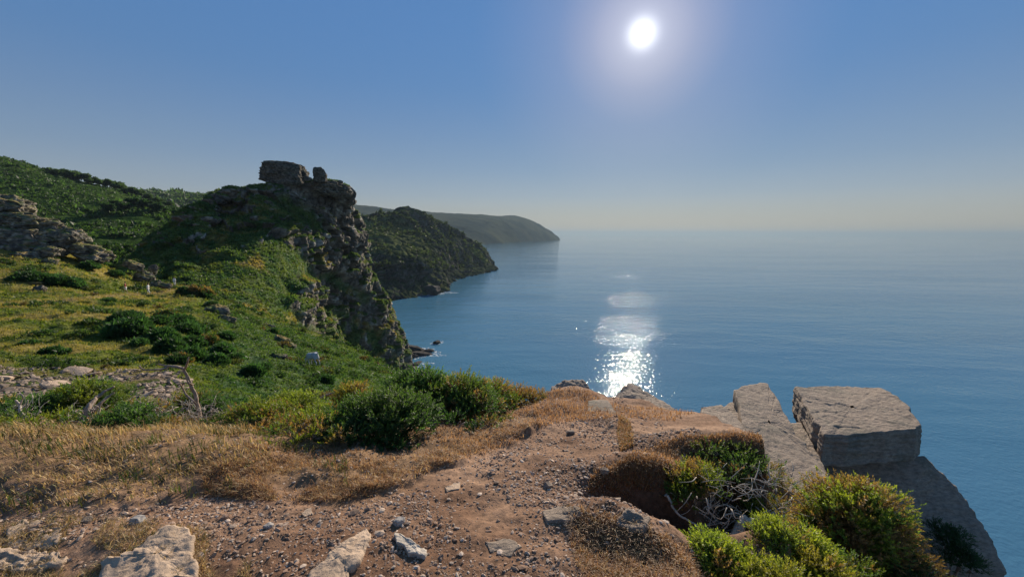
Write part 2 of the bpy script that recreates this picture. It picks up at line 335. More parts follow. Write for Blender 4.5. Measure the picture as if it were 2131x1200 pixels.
# ============================================================ castle crag
def Q(*t): return [P(a, b, Y) for a, b, Y in t]
cols_ = [
 Q((200, 660, 170), (225, 640, 176), (250, 610, 182), (290, 575, 190), (335, 540, 196), (395, 500, 204), (440, 450, 210)),
 Q((262, 600, 104), (285, 552, 114), (320, 520, 121), (360, 486, 130), (400, 450, 138), (435, 427, 146), (466, 404, 152)),
 Q((335, 610, 90), (360, 582, 97), (395, 550, 106), (425, 512, 117), (450, 480, 128), (470, 445, 140), (500, 397, 152)),
 Q((430, 660, 78), (440, 612, 90), (460, 572, 102), (480, 530, 114), (500, 492, 127), (515, 447, 141), (535, 387, 155)),
 Q((530, 710, 78), (530, 645, 93), (540, 590, 106), (553, 540, 119), (562, 490, 133), (572, 430, 147), (590, 382, 158)),
 Q((630, 760, 84), (612, 690, 100), (606, 618, 116), (612, 560, 130), (620, 505, 144), (630, 440, 157), (640, 378, 163)),
 Q((690, 810, 115), (668, 738, 128), (650, 650, 143), (650, 580, 154), (660, 512, 160), (672, 445, 165), (682, 378, 167)),
 Q((775, 840, 175), (745, 760, 180), (712, 665, 180), (703, 590, 178), (705, 520, 175), (705, 450, 171), (706, 384, 170)),
 Q((852, 800, 225), (838, 742, 228), (803, 650, 215), (768, 580, 205), (748, 510, 195), (736, 445, 185), (720, 392, 176)),
 Q((850, 800, 300), (835, 742, 300), (795, 650, 280), (760, 580, 260), (738, 510, 240), (725, 450, 222), (705, 400, 205)),
]
rows = [[c[k] for c in cols_] for k in range(7)]
top = rows[-1]
for dY, dz in ((14, 5), (45, 32), (75, 75)): rows.append([p*(1+dY/p[1])+np.array([-.12*dY, 0, -dz-p[2]*dY/p[1]]) for p in top])
CG = patch(rows, 620, 620); nvc, nuc = CG.shape[:2]
CN = gnormals(CG); s_ = np.sign((CN*(-CG)).sum(-1).mean()); CN *= s_
v = CG.reshape(-1, 3); n = CN.reshape(-1, 3)
cqx, cqy = proj(v)
# the bracken slope (smooth) and the grassy upper terraces are kept free of crag relief
BRACK = [(395, 600), (420, 560), (470, 530), (510, 520), (560, 500), (600, 520), (650, 545), (655, 580), (600, 575), (590, 620), (640, 680), (690, 740), (640, 760), (400, 720)]
UPPER = [(560, 420), (600, 412), (660, 430), (670, 470), (640, 480), (600, 460), (565, 455)]
EDGE2 = [(650, 560), (700, 575), (760, 620), (760, 640), (700, 610), (655, 585)]
LOWG = [(660, 640), (720, 640), (800, 700), (830, 740), (800, 760), (740, 730), (690, 690)]
jx = 14*fbm(v, 12, 3, 61); jy = 14*fbm(v, 12, 3, 67)
br = inpoly(cqx+jx, cqy+jy, BRACK).astype(float); up = inpoly(cqx+jx, cqy+jy, UPPER).astype(float); e2 = inpoly(cqx+jx, cqy+jy, EDGE2).astype(float); lg = inpoly(cqx+jx, cqy+jy, LOWG).astype(float)
def blur(a, k=9):
    a = a.reshape(nvc, nuc)
    for ax in (0, 1):
        b = np.cumsum(np.concatenate([np.repeat(a.take([0], ax), k, ax), a, np.repeat(a.take([-1], ax), k, ax)], ax), ax)
        a = (b.take(np.arange(2*k, a.shape[ax]+2*k), ax)-b.take(np.arange(0, a.shape[ax]), ax))/(2*k)
    return a.ravel()
soft = blur(np.clip(br+.7*up+.8*e2+.35*lg, 0, 1))
tilt = v.copy(); tilt[:, 2] += .38*v[:, 0]   # strata dip
f1, f2, cid, cd = cells(tilt/np.array([7.5, 7.5, 6.2])+.35*np.stack([noise(v/5, 3), noise(v/5, 4), noise(v/5, 5)], -1), 7)
g1, g2, gid, gd = cells(tilt/np.array([2.8, 2.8, 2.0])+.3*np.stack([noise(v/2, 13), noise(v/2, 14), noise(v/2, 15)], -1), 8)
rough = 1-soft
d = rough*((cid-.5)*5.2+(gid-.5)*1.3-.9*(1-sm(f2-f1, 0, .12))-.45*(1-sm(g2-g1, 0, .12))+ridged(v, 24, 3, 71)*2.2)*(1-.5*sm(v[:, 2], 12, 20))+soft*(fbm(v, 5, 3, 73)*.5+np.maximum(0, fbm(v, 1.6, 2, 74))*.35)
hn = n.copy(); hn[:, 2] *= .45
v2 = v+hn*d[:, None]
# ledges: pull horizontal terraces
led = rough*fbm(np.stack([v[:, 0]*.15, v[:, 1]*.15, tilt[:, 2]], -1), 2.2, 2, 77)*.5
v2 += hn*led[:, None]
N2 = gnormals(v2.reshape(nvc, nuc, 3)).reshape(-1, 3)*s_
Nb = np.stack([blur(N2[:, k], 3) for k in range(3)], -1); Nb /= np.linalg.norm(Nb, axis=1, keepdims=True)+1e-9
topband = sm(v[:, 2]+3*fbm(v, 10, 2, 85), 8, 15)*(1-up)
flat = sm(Nb[:, 2]+.22*fbm(v, 3, 3, 81)-.22*topband+.26*(1-sm(v[:, 2], -14, 4)), .44, .64)
flat = np.maximum(flat, np.clip(blur(lg)*1.1, 0, 1)*sm(fbm(v, 7, 4, 86, st=(1, 1, .6)), -.35, .25)*.95)
flat = np.maximum(flat, blur(up)*sm(fbm(v, 4, 3, 87), -.6, 0))
flat = np.maximum(flat, soft*sm(soft+.2*fbm(v, 2, 2, 82), .35, .6))
f3 = fbm(v, 4, 3, 83); f4 = fbm(v, 14, 3, 84)
rock = mix(mix((.085, .075, .062), (.24, .20, .15), sm(f3+.5*(gid-.5), -.6, .7)), (.42, .39, .33), (gid > .9)*.6)
brk = mix((.045, .09, .026), (.10, .13, .032), sm(f3, -.7, .7)); och = np.array([.28, .19, .06])
gr = mix(brk, och, sm(f4+.5*f3+.35*lg, .25, .9)*.8)
ccol = mix(rock, gr, flat)
ccol = mix(ccol, (.05, .047, .043), sm(-v2[:, 2], 72, 78)*.8)
cliff = mesh_np('cliff', v2, gridf(nvc, nuc), M_crag, col=ccol); tag(cliff, 'craggy grey castle shaped sea cliff with bracken terraces', None, kind='structure')
CL_v, CL_flat, CL_soft, CL_n = v2, flat, soft, Nb

# ============================================================ valley hills, headlands
def landmass(name, rows, nv, nu, amp, sc, colf, mat, label, seed, facets=0, fs=10):
    g = patch(rows, nv, nu); n = gnormals(g); s = np.sign((n*(-g)).sum(-1).mean()); n *= s
    v = g.reshape(-1, 3); nn = n.reshape(-1, 3)
    d = ridged(v, sc, 4, seed)*amp+fbm(v, sc*.18, 3, seed+3)*amp*.22
    if facets:
        f1, f2, cid, cd = cells(v/fs+.3*np.stack([noise(v/fs, 1), noise(v/fs, 2), noise(v/fs, 3)], -1), seed); d = d+(cid-.5)*facets-facets*.3*(1-sm(f2-f1, 0, .15))
    v2 = v+nn*d[:, None]*np.array([1, 1, .7])
    n2 = gnormals(v2.reshape(nv, nu, 3)).reshape(-1, 3)*s
    o = mesh_np(name, v2, gridf(nv, nu), mat, col=colf(v2, n2)); tag(o, label, None, kind='structure')
    return v2, n2, o
def c_valley(v, n):
    f = fbm(v, 60, 4, 101); g = fbm(v, 9, 3, 102); px, py = proj(v)
    c = mix((.030, .062, .016), (.062, .10, .026), sm(g, -.6, .7)); c = mix(c, (.105, .125, .035), sm(f, .25, .8)*.8)
    tr = np.exp(-((py-np.interp(px, [150, 230, 400], [484, 480, 474]))/1.6)**2)*(px > 180)*(px < 380); c = mix(c, (.2, .17, .11), tr*.7)
    return c
D1 = [[P(a, 640, Y) for a, Y in ((-260, 130), (-60, 140), (100, 150), (200, 165), (300, 190), (400, 220), (470, 240))],
      [P(a, b, Y) for a, b, Y in ((-260, 540, 170), (-60, 545, 175), (100, 548, 190), (200, 540, 205), (300, 528, 230), (400, 515, 265), (470, 510, 280))],
      [P(a, b, Y) for a, b, Y in ((-260, 480, 230), (-60, 490, 235), (100, 492, 250), (200, 484, 265), (300, 478, 285), (400, 474, 315), (470, 474, 330))],
      [P(a, b, Y) for a, b, Y in ((-260, 400, 300), (-60, 425, 300), (100, 440, 320), (200, 446, 335), (290, 436, 345), (390, 462, 350), (470, 480, 360))],
      [P(a, b, Y) for a, b, Y in ((-260, 340, 380), (-60, 375, 380), (60, 380, 400), (160, 400, 410), (280, 431, 420), (390, 458, 430), (480, 475, 440))],
      [P(a, b, Y) for a, b, Y in ((-260, 275, 450), (-60, 318, 470), (40, 343, 490), (130, 372, 510), (270, 407, 540), (380, 445, 560), (500, 465, 580))],
      [P(a, b, Y) for a, b, Y in ((-260, 300, 540), (-60, 345, 560), (40, 365, 580), (130, 395, 600), (260, 430, 640), (380, 470, 640), (500, 490, 660))]]
VD, VDn, valley = landmass('hills', D1, 380, 420, 3.2, 60, c_valley, M_farhill, 'green valley side sloping down behind the outcrop', 110)
D2 = [[P(a, 520, Y) for a, Y in ((150, 700), (300, 760), (400, 800), (500, 850), (600, 900), (700, 950))],
      [P(a, b, Y) for a, b, Y in ((150, 440, 900), (300, 450, 930), (400, 455, 950), (500, 460, 980), (600, 470, 1000), (700, 480, 1050))],
      [P(a, b, Y) for a, b, Y in ((150, 388, 1150), (300, 403, 1150), (400, 409, 1180), (500, 420, 1200), (600, 440, 1250), (700, 460, 1300))],
      [P(a, b, Y) for a, b, Y in ((150, 410, 1400), (300, 420, 1400), (400, 430, 1400), (500, 445, 1450), (600, 460, 1500), (700, 470, 1550))]]
def c_wood(v, n):
    g = fbm(v, 18, 3, 112); return mix((.03, .055, .02), (.065, .095, .03), sm(g, -.6, .7))
landmass('hills', D2, 200, 260, 5, 60, c_wood, M_farhill, 'wooded valley side behind the crag, farther off', 120, facets=4, fs=14)
def c_head(v, n):
    f = fbm(v, 70, 4, 131); g = fbm(v, 12, 3, 132)
    px, py = proj(v)
    green = mix((.028, .040, .024), (.070, .080, .036), sm(f+.3*g, -.4, .8)); rk = mix((.05, .048, .045), (.16, .145, .125), sm(g, -.6, .7))
    c = mix(rk, green, sm(n[:, 2]+.15*g, .35, .6)); plat = inpoly(px+8*g, py+6*f, [(738, 462), (820, 450), (870, 478), (905, 512), (885, 530), (800, 522), (738, 528)]); c = mix(c, mix((.085, .10, .04), (.13, .14, .055), sm(g, -.5, .5)), plat*.75)
    field = inpoly(px, py, [(738, 465), (790, 462), (812, 470), (800, 492), (738, 498)])
    c = mix(c, (.14, .16, .04), field*.7); strip = inpoly(px, py, [(975, 510), (1000, 520), (1022, 548), (1010, 548), (985, 528)])
    return mix(c, (.15, .17, .04), strip*.7)  # sunlit strip near the headland tip, its light painted as brighter green
def wl(*t): return [W(a, b)+np.array([0, 0, -6.]) for a, b in t]
E = [wl((700, 650), (770, 634), (820, 626), (860, 620), (893, 617), (926, 611), (932, 596), (955, 581), (990, 572), (1031, 561), (1000, 545)),
     Q((700, 600, 470), (770, 590, 500), (820, 580, 525), (860, 578, 548), (890, 575, 575), (915, 585, 610), (920, 570, 690), (945, 562, 800), (985, 555, 880), (1022, 553, 1000), (1000, 540, 1200)),
     Q((700, 535, 500), (760, 530, 525), (810, 528, 550), (850, 532, 580), (878, 538, 605), (896, 548, 640), (915, 540, 720), (940, 535, 820), (975, 533, 900), (1015, 538, 1005), (990, 530, 1210)),
     Q((700, 495, 590), (750, 500, 610), (800, 500, 630), (840, 503, 660), (868, 508, 690), (888, 515, 710), (910, 508, 760), (935, 508, 830), (965, 512, 910), (1012, 526, 1010), (985, 520, 1215)),
     Q((700, 470, 680), (745, 470, 690), (790, 472, 700), (820, 475, 720), (845, 478, 735), (865, 480, 750), (890, 480, 790), (915, 484, 840), (950, 495, 915), (1003, 518, 1015), (975, 510, 1220)),
     Q((700, 440, 760), (745, 447, 770), (795, 452, 780), (826, 443, 790), (848, 438, 800), (868, 441, 810), (888, 449, 830), (918, 466, 870), (955, 488, 930), (995, 511, 1020), (965, 500, 1225)),
     Q((700, 470, 860), (745, 475, 870), (795, 480, 880), (826, 475, 900), (848, 470, 910), (868, 472, 920), (885, 480, 940), (910, 495, 980), (945, 510, 1040), (980, 530, 1120), (950, 540, 1300))]
landmass('headland', E, 520, 620, 6.5, 80, c_head, M_farhill, 'nearer dark green headland with rocky ribs running to the sea', 140, facets=7, fs=12)
def c_far(v, n):
    f = fbm(v, 300, 4, 151); return mix((.02, .03, .028), (.05, .055, .035), sm(f+n[:, 2]*.8-.5, -.4, .7))
Fh = [[q+np.array([0, 0, -60.]) for q in r] for r in [wl((600, 525), (850, 518), (980, 512), (1040, 507), (1100, 503.5), (1140, 501.5), (1168, 500), (1160, 499))]]+[
      Q((600, 500, 2900), (850, 495, 3000), (980, 488, 3300), (1040, 482, 3800), (1095, 482, 4400), (1135, 490, 4900), (1160, 496, 5600), (1150, 496, 6400)),
      Q((600, 455, 3100), (850, 462, 3400), (980, 465, 3700), (1040, 462, 4200), (1090, 466, 4800), (1130, 480, 5200), (1154, 492, 5700), (1145, 493, 6500)),
      Q((600, 418, 3500), (740, 431, 4000), (900, 446, 4500), (1010, 451, 4800), (1072, 452, 5200), (1115, 467, 5500), (1146, 485, 5800), (1140, 488, 6600)),
      Q((600, 440, 4500), (740, 450, 5000), (900, 455, 5500), (1010, 460, 5700), (1060, 464, 6000), (1100, 476, 6300), (1130, 490, 6600), (1125, 492, 7200))]
landmass('far_headland', Fh, 160, 260, 22, 500, c_far, M_farhill, 'farthest headland fading to blue at the horizon', 160)

# ============================================================ sea
def sea_mat():
    m, nt, out = newmat('sea_water'); L = nt.links.new
    tc = N(nt, 'ShaderNodeTexCoord')
    def nz(sx, sy, rot, det, rgh=.55):
        mp = N(nt, 'ShaderNodeMapping'); mp.inputs['Scale'].default_value = (sx, sy, 1); mp.inputs['Rotation'].default_value = (0, 0, rot)
        L(tc.outputs['Object'], mp.inputs[0]); n = N(nt, 'ShaderNodeTexNoise', i_Scale=1., i_Detail=det, i_Roughness=rgh); L(mp.outputs[0], n.inputs['Vector']); return n.outputs[0]
    big = nz(.012, .03, .35, 2); mid = nz(.10, .16, .3, 3); sml = nz(.62, .58, .2, 2, .5)
    patches = nz(.0016, .007, .1, 3)
    pr = N(nt, 'ShaderNodeMapRange'); pr.inputs['From Min'].default_value = .47; pr.inputs['From Max'].default_value = .68; pr.inputs['To Min'].default_value = .68; pr.inputs['To Max'].default_value = 1.8; L(patches, pr.inputs[0])
    def bump(h, dist, prev=None, st=1.):
        b = N(nt, 'ShaderNodeBump', i_Distance=dist, i_Strength=st); L(h, b.inputs['Height'])
        if prev: L(prev, b.inputs['Normal'])
        return b
    b1 = bump(big, 1.0); b2 = bump(mid, .34, b1.outputs[0]); b3 = bump(sml, .26, b2.outputs[0])
    L(pr.outputs[0], b2.inputs['Strength']); L(pr.outputs[0], b3.inputs['Strength'])
    cm = N(nt, 'ShaderNodeMix', data_type='RGBA'); cm.inputs[6].default_value = (.06, .15, .24, 1); cm.inputs[7].default_value = (.052, .165, .235, 1)
    L(nz(.004, .006, 0, 3), cm.inputs[0])
    pb = N(nt, 'ShaderNodeBsdfPrincipled', i_Roughness=SEAR, i_IOR=1.33); L(cm.outputs[2], pb.inputs['Base Color']); L(b3.outputs[0], pb.inputs['Normal'])
    L(pb.outputs[0], out.inputs[0]); return m
S = 45000.
xs = np.array([-S, -6000, -1500, 0, 1500, 6000, S]); ys = np.array([-3000, 0, 400, 1500, 6000, 20000, S]); XX, YY = np.meshgrid(xs, ys)
sea = mesh_np('sea', np.stack([XX, YY, np.full_like(XX, SEA)], -1).reshape(-1, 3), gridf(7, 7), sea_mat()); tag(sea, 'calm blue sea under the low sun', None, kind='structure')

# ============================================================ haze
hz_m, nt, out = newmat('haze_air'); pv = N(nt, 'ShaderNodeVolumePrincipled', i_Density=HAZE); pv.inputs['Color'].default_value = HCOL; pv.inputs['Anisotropy'].default_value = .3
nt.links.new(pv.outputs[0], out.inputs['Volume'])
bm = bmesh.new(); bmesh.ops.create_cube(bm, size=1)
for q in bm.verts: q.co = Vector((q.co.x*2*(S+400), q.co.y*(S+4200)+(S+4200)/2-3600, SEA-90 if q.co.z < 0 else 240))
me = bpy.data.meshes.new('haze'); bm.to_mesh(me); bm.free(); me.materials.append(hz_m)
hz = bpy.data.objects.new('haze', me); C.objects.link(hz); tag(hz, 'thin sea haze', None, kind='stuff')
# ============================================================ rocks
def slab(name, top, thick, mat, label, cat='rock', group=None, seed=1, down=(0, 0, -1), amp=.03, sc=.35, na=300, nr=34, ns=16, flare=.0, bottom=None, layer=0, jit=0):
    """a stone block: polygon top face resampled to rings, sides carried down by its thickness, broken edges"""
    if jit:
        r = np.random.default_rng(seed); q = []
        for k1 in range(len(top)):
            a, b = np.array(top[k1], float), np.array(top[(k1+1) % len(top)], float); L1 = np.linalg.norm(b-a); m1 = max(1, int(L1/.13))
            q += [a+(b-a)*(t1/m1)+(r.normal(0, jit, 3)*(1, 1, .5) if t1 else 0) for t1 in range(m1)]
        top = q
    top = np.array(top, float); n = len(top); down = np.array(down, float)
    bot = np.array(bottom, float) if bottom is not None else top+down*thick
    cT, cB = top.mean(0), bot.mean(0); bot = cB+(bot-cB)*(1+flare)
    seg = np.linalg.norm(np.roll(top, -1, 0)-top, axis=1); cum = np.concatenate([[0], np.cumsum(seg)]); s = np.linspace(0, cum[-1], na, endpoint=False)
    k = np.clip(np.searchsorted(cum, s, 'right')-1, 0, n-1); u = ((s-cum[k])/seg[k])[:, None]
    pt = top[k]*(1-u)+np.roll(top, -1, 0)[k]*u; pb = bot[k]*(1-u)+np.roll(bot, -1, 0)[k]*u
    rings = []
    for q in np.linspace(0.02, 1, nr)**.85: rings.append(cT+(pt-cT)*q*(1-.006))
    for q in np.linspace(0, 1, ns)[1:]: rings.append(pt*(1-q)+pb*q)
    for q in np.linspace(1, .02, 10)[1:]: rings.append(cB+(pb-cB)*q)
    R = np.array(rings); Rn = np.concatenate([R, R[:, :1]], 1); nn = gnormals(Rn)[:, :-1]; ctr = (cT+cB)/2
    nn *= np.sign(((R-ctr)*nn).sum(-1).mean())
    # rounded-off arris
    nb = nn.copy()
    for _ in range(2): nb = (nb+np.roll(nb, 1, 0)+np.roll(nb, -1, 0)+np.roll(nb, 1, 1)+np.roll(nb, -1, 1))/5
    v = R.reshape(-1, 3); nb = nb.reshape(-1, 3); nb /= np.linalg.norm(nb, axis=1, keepdims=True)+1e-9
    so = v+seed*17.3
    f1, f2, cid, cd = cells(so/(sc*1.1)+.3*np.stack([noise(so/sc, 1), noise(so/sc, 2), noise(so/sc, 3)], -1), seed)
    d = amp*(fbm(so, sc, 5, seed)*.7+(cid-.5)*.55-.12*(1-sm(f2-f1, 0, .1)))+amp*.35*ridged(so, sc*.35, 3, seed+9, st=(1, 1, 2))
    if layer: d = d+layer*np.abs(noise(np.stack([so[:, 0]*1.5, so[:, 1]*1.5, so[:, 2]*14], -1), 3))*(1-np.abs(nb[:, 2]))
    v2 = v+nb*d[:, None]; base = v2.min(0); org = np.array([ctr[0], ctr[1], bot[:, 2].min()])
    o = mesh_np(name, v2-org, gridf(len(R), na, wrap=True), mat, smooth=True); o.location = org
    return tag(o, label, cat, group)
def ico(sub):
    bm = bmesh.new(); bmesh.ops.create_icosphere(bm, subdivisions=sub, radius=1)
    v = np.array([q.co[:] for q in bm.verts]); f = np.array([[w.index for w in q.verts] for q in bm.faces]); bm.free(); return v, f
ICO = {k: ico(k) for k in (1, 2, 3, 4, 5, 6)}
def rotm(a, b, c): return np.array(Matrix.Rotation(c, 3, 'Z') @ Matrix.Rotation(b, 3, 'Y') @ Matrix.Rotation(a, 3, 'X'))
def boulder_v(size, seed, sub=4, cuts=14, blocky=.5, rough=.05, strata=0.):
    r = np.random.default_rng(seed); v, f = ICO[sub]; v = v.copy()
    p = 1/(np.abs(v)**(2+6*blocky)).sum(1)**(1/(2+6*blocky)); v = v*p[:, None]
    for _ in range(cuts):
        n = r.normal(size=3); n /= np.linalg.norm(n); d = r.uniform(.62, .98)*(1+.45*blocky)
        s = v @ n-d; v = v-np.maximum(s, 0)[:, None]*n
    nn = v/np.linalg.norm(v, axis=1, keepdims=True); so = v+seed*3.7
    if strata:
        k = noise(np.stack([so[:, 0]*.6, so[:, 1]*.6, so[:, 2]*6], -1), 5); k2 = noise(np.stack([so[:, 0]*1.2, so[:, 1]*1.2, so[:, 2]*15], -1), 6)
        v = v+nn*np.array([1, 1, .1])*(strata*(k+.5*k2))[:, None]
    f1, f2, cid, cd = cells(so*2.2, seed)
    v = v+nn*(rough*((cid-.5)*1.4+fbm(so, .5, 4, seed)*.9))[:, None]
    return v*np.array(size), f
def boulder(name, loc, size, seed, mat, label, cat='rock', group=None, rot=(0, 0, 0), sub=4, turf=0., **k):
    v, f = boulder_v(size, seed, sub, **k); v = v @ rotm(*rot).T; col = None
    if turf:
        fn = np.cross(v[f[:, 1]]-v[f[:, 0]], v[f[:, 2]]-v[f[:, 0]]); vn = np.zeros_like(v)
        for q in range(3): np.add.at(vn, f[:, q], fn)
        vn /= np.linalg.norm(vn, axis=1, keepdims=True)+1e-9; g = fbm(v+seed, 1.6, 3, seed); h = fbm(v+seed, .7, 3, seed+1)
        col = mix(mix((.11, .10, .088), (.33, .29, .225), sm(h+.5*g, -.6, .7)), mix((.09, .12, .03), (.26, .18, .06), sm(h, -.3, .5)), sm(vn[:, 2]+.45*g, .55, .8)*turf)
    o = mesh_np(name, v, f, mat, smooth=sub > 3, col=col); o.location = [float(q) for q in loc]; return tag(o, label, cat, group)

# blocks on the right-hand brink
slab('rock_block', Q((1657, 806, 6.4), (1740, 803, 6.6), (1832, 807, 6.45), (1868, 826, 6.0), (1893, 848, 5.6), (1916, 884, 5.1), (1905, 893, 4.95), (1800, 901, 4.9), (1716, 904, 4.85), (1688, 862, 5.45)), .42, M_rock,
     'big squared boulder block resting on the brink beside the sea', seed=3, amp=.017, flare=.03, na=460, nr=80, ns=44, layer=.035, jit=.014)
slab('rock_slab', Q((1528, 812, 6.5), (1560, 800, 6.8), (1597, 797, 6.9), (1618, 832, 6.2), (1640, 872, 5.6), (1700, 960, 4.6), (1732, 1004, 4.15), (1650, 1030, 3.95), (1580, 960, 4.45), (1552, 895, 5.15)), 2.4, M_rock,
     'long flat-topped slab between the pebbly path and the squared block', seed=5, amp=.015, na=460, nr=70, ns=16, layer=.03, jit=.016)
slab('rock_slab', [p+np.array([0, 0, -.10]) for p in Q((1636, 868, 5.7), (1668, 866, 5.7), (1706, 935, 4.8), (1745, 1010, 4.1), (1700, 1020, 4.0), (1660, 930, 4.8))], 2.2, M_rock,
     'narrow sunken slab wedged between the long slab and the squared block', seed=6, amp=.02)
slab('rock_buttress', Q((1600, 955, 4.9), (1720, 950, 5.3), (1925, 950, 5.3), (1960, 985, 5.25), (2000, 1030, 5.05), (2050, 1105, 4.7), (2084, 1175, 4.45), (2096, 1300, 4.2), (1950, 1400, 4.1), (1700, 1400, 4.0), (1600, 1100, 4.5)), 2.6, M_rock,
     'broad dark shaded rock face below the squared block, above the sea', seed=8, amp=.03, sc=.9, flare=.02, na=400, nr=60, ns=40, layer=.08)
slab('rock_outcrop', Q((1278, 832, 6.6), (1296, 806, 6.9), (1313, 798, 7.0), (1330, 806, 6.9), (1362, 826, 6.6), (1404, 850, 6.1), (1392, 866, 5.7), (1330, 862, 5.8), (1285, 858, 5.9)), 1.6, M_rock,
     'pointed brown rock against the sun glitter at the cliff edge', seed=9, amp=.03, layer=.03)
slab('rock_outcrop', Q((1150, 806, 6.9), (1175, 793, 7.0), (1213, 792, 7.0), (1226, 812, 6.8), (1238, 836, 6.3), (1190, 838, 6.2), (1150, 828, 6.4)), .5, M_rock,
     'lumpy rock knob with dry grass at the end of the path', seed=10, amp=.04, layer=.03)
slab('rock_slab', [p+np.array([0, 0, .05]) for p in Q((1226, 842, 5.3), (1262, 838, 5.35), (1286, 868, 4.75), (1288, 905, 4.2), (1276, 945, 3.75), (1262, 938, 3.8), (1222, 895, 4.3))], .3, M_rock,
     'cracked flat slab set into the middle of the gravel path', seed=11, amp=.018)
slab('rock_slab', [p+np.array([0, 0, .03]) for p in Q((1458, 850, 5.9), (1500, 846, 6.0), (1530, 868, 5.6), (1555, 905, 5.0), (1500, 900, 5.0), (1462, 872, 5.5))], 1.8, M_rock,
     'low flat slab just short of the long slab at the brink', seed=12, amp=.02)
slab('rock_slab', [p+np.array([0, 0, .08]) for p in Q((1500, 862, 6.3), (1520, 846, 6.5), (1545, 848, 6.4), (1552, 880, 5.8), (1520, 884, 5.8))], 1.8, M_rock,
     'small dark stone wedged against the far end of the long slab', seed=13, amp=.02)
# stones lying in the path
def gslab(name, pts, lift, thick, mat, label, seed, amp=.012, sc=.2, tilt=(0, 0), **k):
    lift *= .55; amp *= 1.4; mp_ = np.mean(pts, 0); r = np.random.default_rng(seed); q = []
    for k1 in range(len(pts)):
        a, b = np.array(pts[k1], float), np.array(pts[(k1+1) % len(pts)], float); q += [a, a*.66+b*.34+r.normal(0, .07, 2)*np.linalg.norm(b-a), a*.33+b*.67+r.normal(0, .07, 2)*np.linalg.norm(b-a)]
    pts = q
    pp = []; g = np.array([G(a, b) for a, b in pts]); c = g.mean(0)
    for q in g: pp.append(q+np.array([0, 0, lift+tilt[0]*(q[0]-c[0])+tilt[1]*(q[1]-c[1])]))
    return slab(name, pp, thick, mat, label, seed=seed, amp=amp, sc=sc, na=200, nr=26, ns=10, **k)
gslab('flat_stone', [(762, 1108), (772, 1118), (758, 1150), (735, 1185), (712, 1230), (640, 1240), (650, 1196), (690, 1160), (728, 1130)], .035, .1, M_paleR, 'pale wedge shaped slab pointing up the path, at the bottom of the view', 21, layer=.01)
gslab('flat_stone', [(335, 1112), (385, 1108), (402, 1130), (395, 1165), (408, 1215), (300, 1235), (215, 1220), (212, 1185), (262, 1165), (300, 1140)], .05, .12, M_paleR, 'large pale pitted boulder breaking the turf, left bottom corner area', 22, amp=.016, sc=.3, layer=.02)
gslab('flat_stone', [(20, 1100), (60, 1092), (130, 1100), (120, 1132), (60, 1150), (15, 1140)], .02, .1, M_paleR, 'tan flat stone sunk in straw grass at the picture edge', 23, amp=.01)
gslab('flat_stone', [(-10, 1150), (80, 1155), (140, 1165), (120, 1185), (60, 1195), (-10, 1190)], .03, .1, M_paleR, 'grey brown stone with a dark hollow below the tan flat stone', 24, amp=.02)
gslab('flat_stone', [(1130, 1068), (1170, 1058), (1205, 1062), (1208, 1076), (1180, 1090), (1140, 1088)], .02, .07, M_rock, 'flat grey stone where the gravel meets the turf hump', 25, amp=.008)
gslab('flat_stone', [(1300, 1078), (1350, 1080), (1345, 1100), (1310, 1108), (1285, 1095)], .03, .1, M_rock, 'weathered stone on the rim of the dark root hollow', 26, amp=.012)
gslab('flat_stone', [(1010, 1128), (1060, 1122), (1085, 1140), (1062, 1158), (1020, 1150)], .004, .05, M_rock, 'half buried slate showing through the gravel, right of the driftwood-like stone', 27, amp=.006)
gslab('flat_stone', [(822, 1118), (834, 1120), (862, 1140), (888, 1156), (884, 1164), (850, 1158), (826, 1136)], .045, .05, M_wood, 'thin grey weathered splinter of stone lying on the gravel', 28, amp=.006, sc=.1)
gslab('flat_stone', [(944, 1008), (958, 1006), (955, 1020), (930, 1025), (926, 1016)], .012, .04, M_paleR, 'small light stone in the middle of the bare path', 29, amp=.005)
gslab('flat_stone', [(636, 1062), (648, 1060), (650, 1068), (634, 1078), (628, 1072)], .015, .04, M_paleR, 'small orange tinted stone just below the grass bank step', 30, amp=.004)
for k, (a, b, s, lab) in enumerate([(1187, 903, .035, 'rounded blue grey cobble on the path near its far end'), (285, 1088, .03, 'upright thumb sized stone left of the pale boulder'), (180, 1085, .022, 'little tan stone below the straw bank, beside the thumb sized stone'),
        (560, 1098, .022, 'small dark stone on the bare soil left of the wedge slab'), (1140, 1015, .03, 'brown cobble among gravel above the flat grey stone'), (830, 1092, .03, 'reddish split stone standing on edge in the gravel'), (1258, 985, .03, 'angular stone in loose gravel below the cracked slab')]):
    g = G(a, b); boulder('cobble', g+np.array([0, 0, s*.4]), (s*1.2, s, s*.75), 60+k, M_pebA if k % 2 else M_rock, lab, 'stone', sub=3, rough=.08)

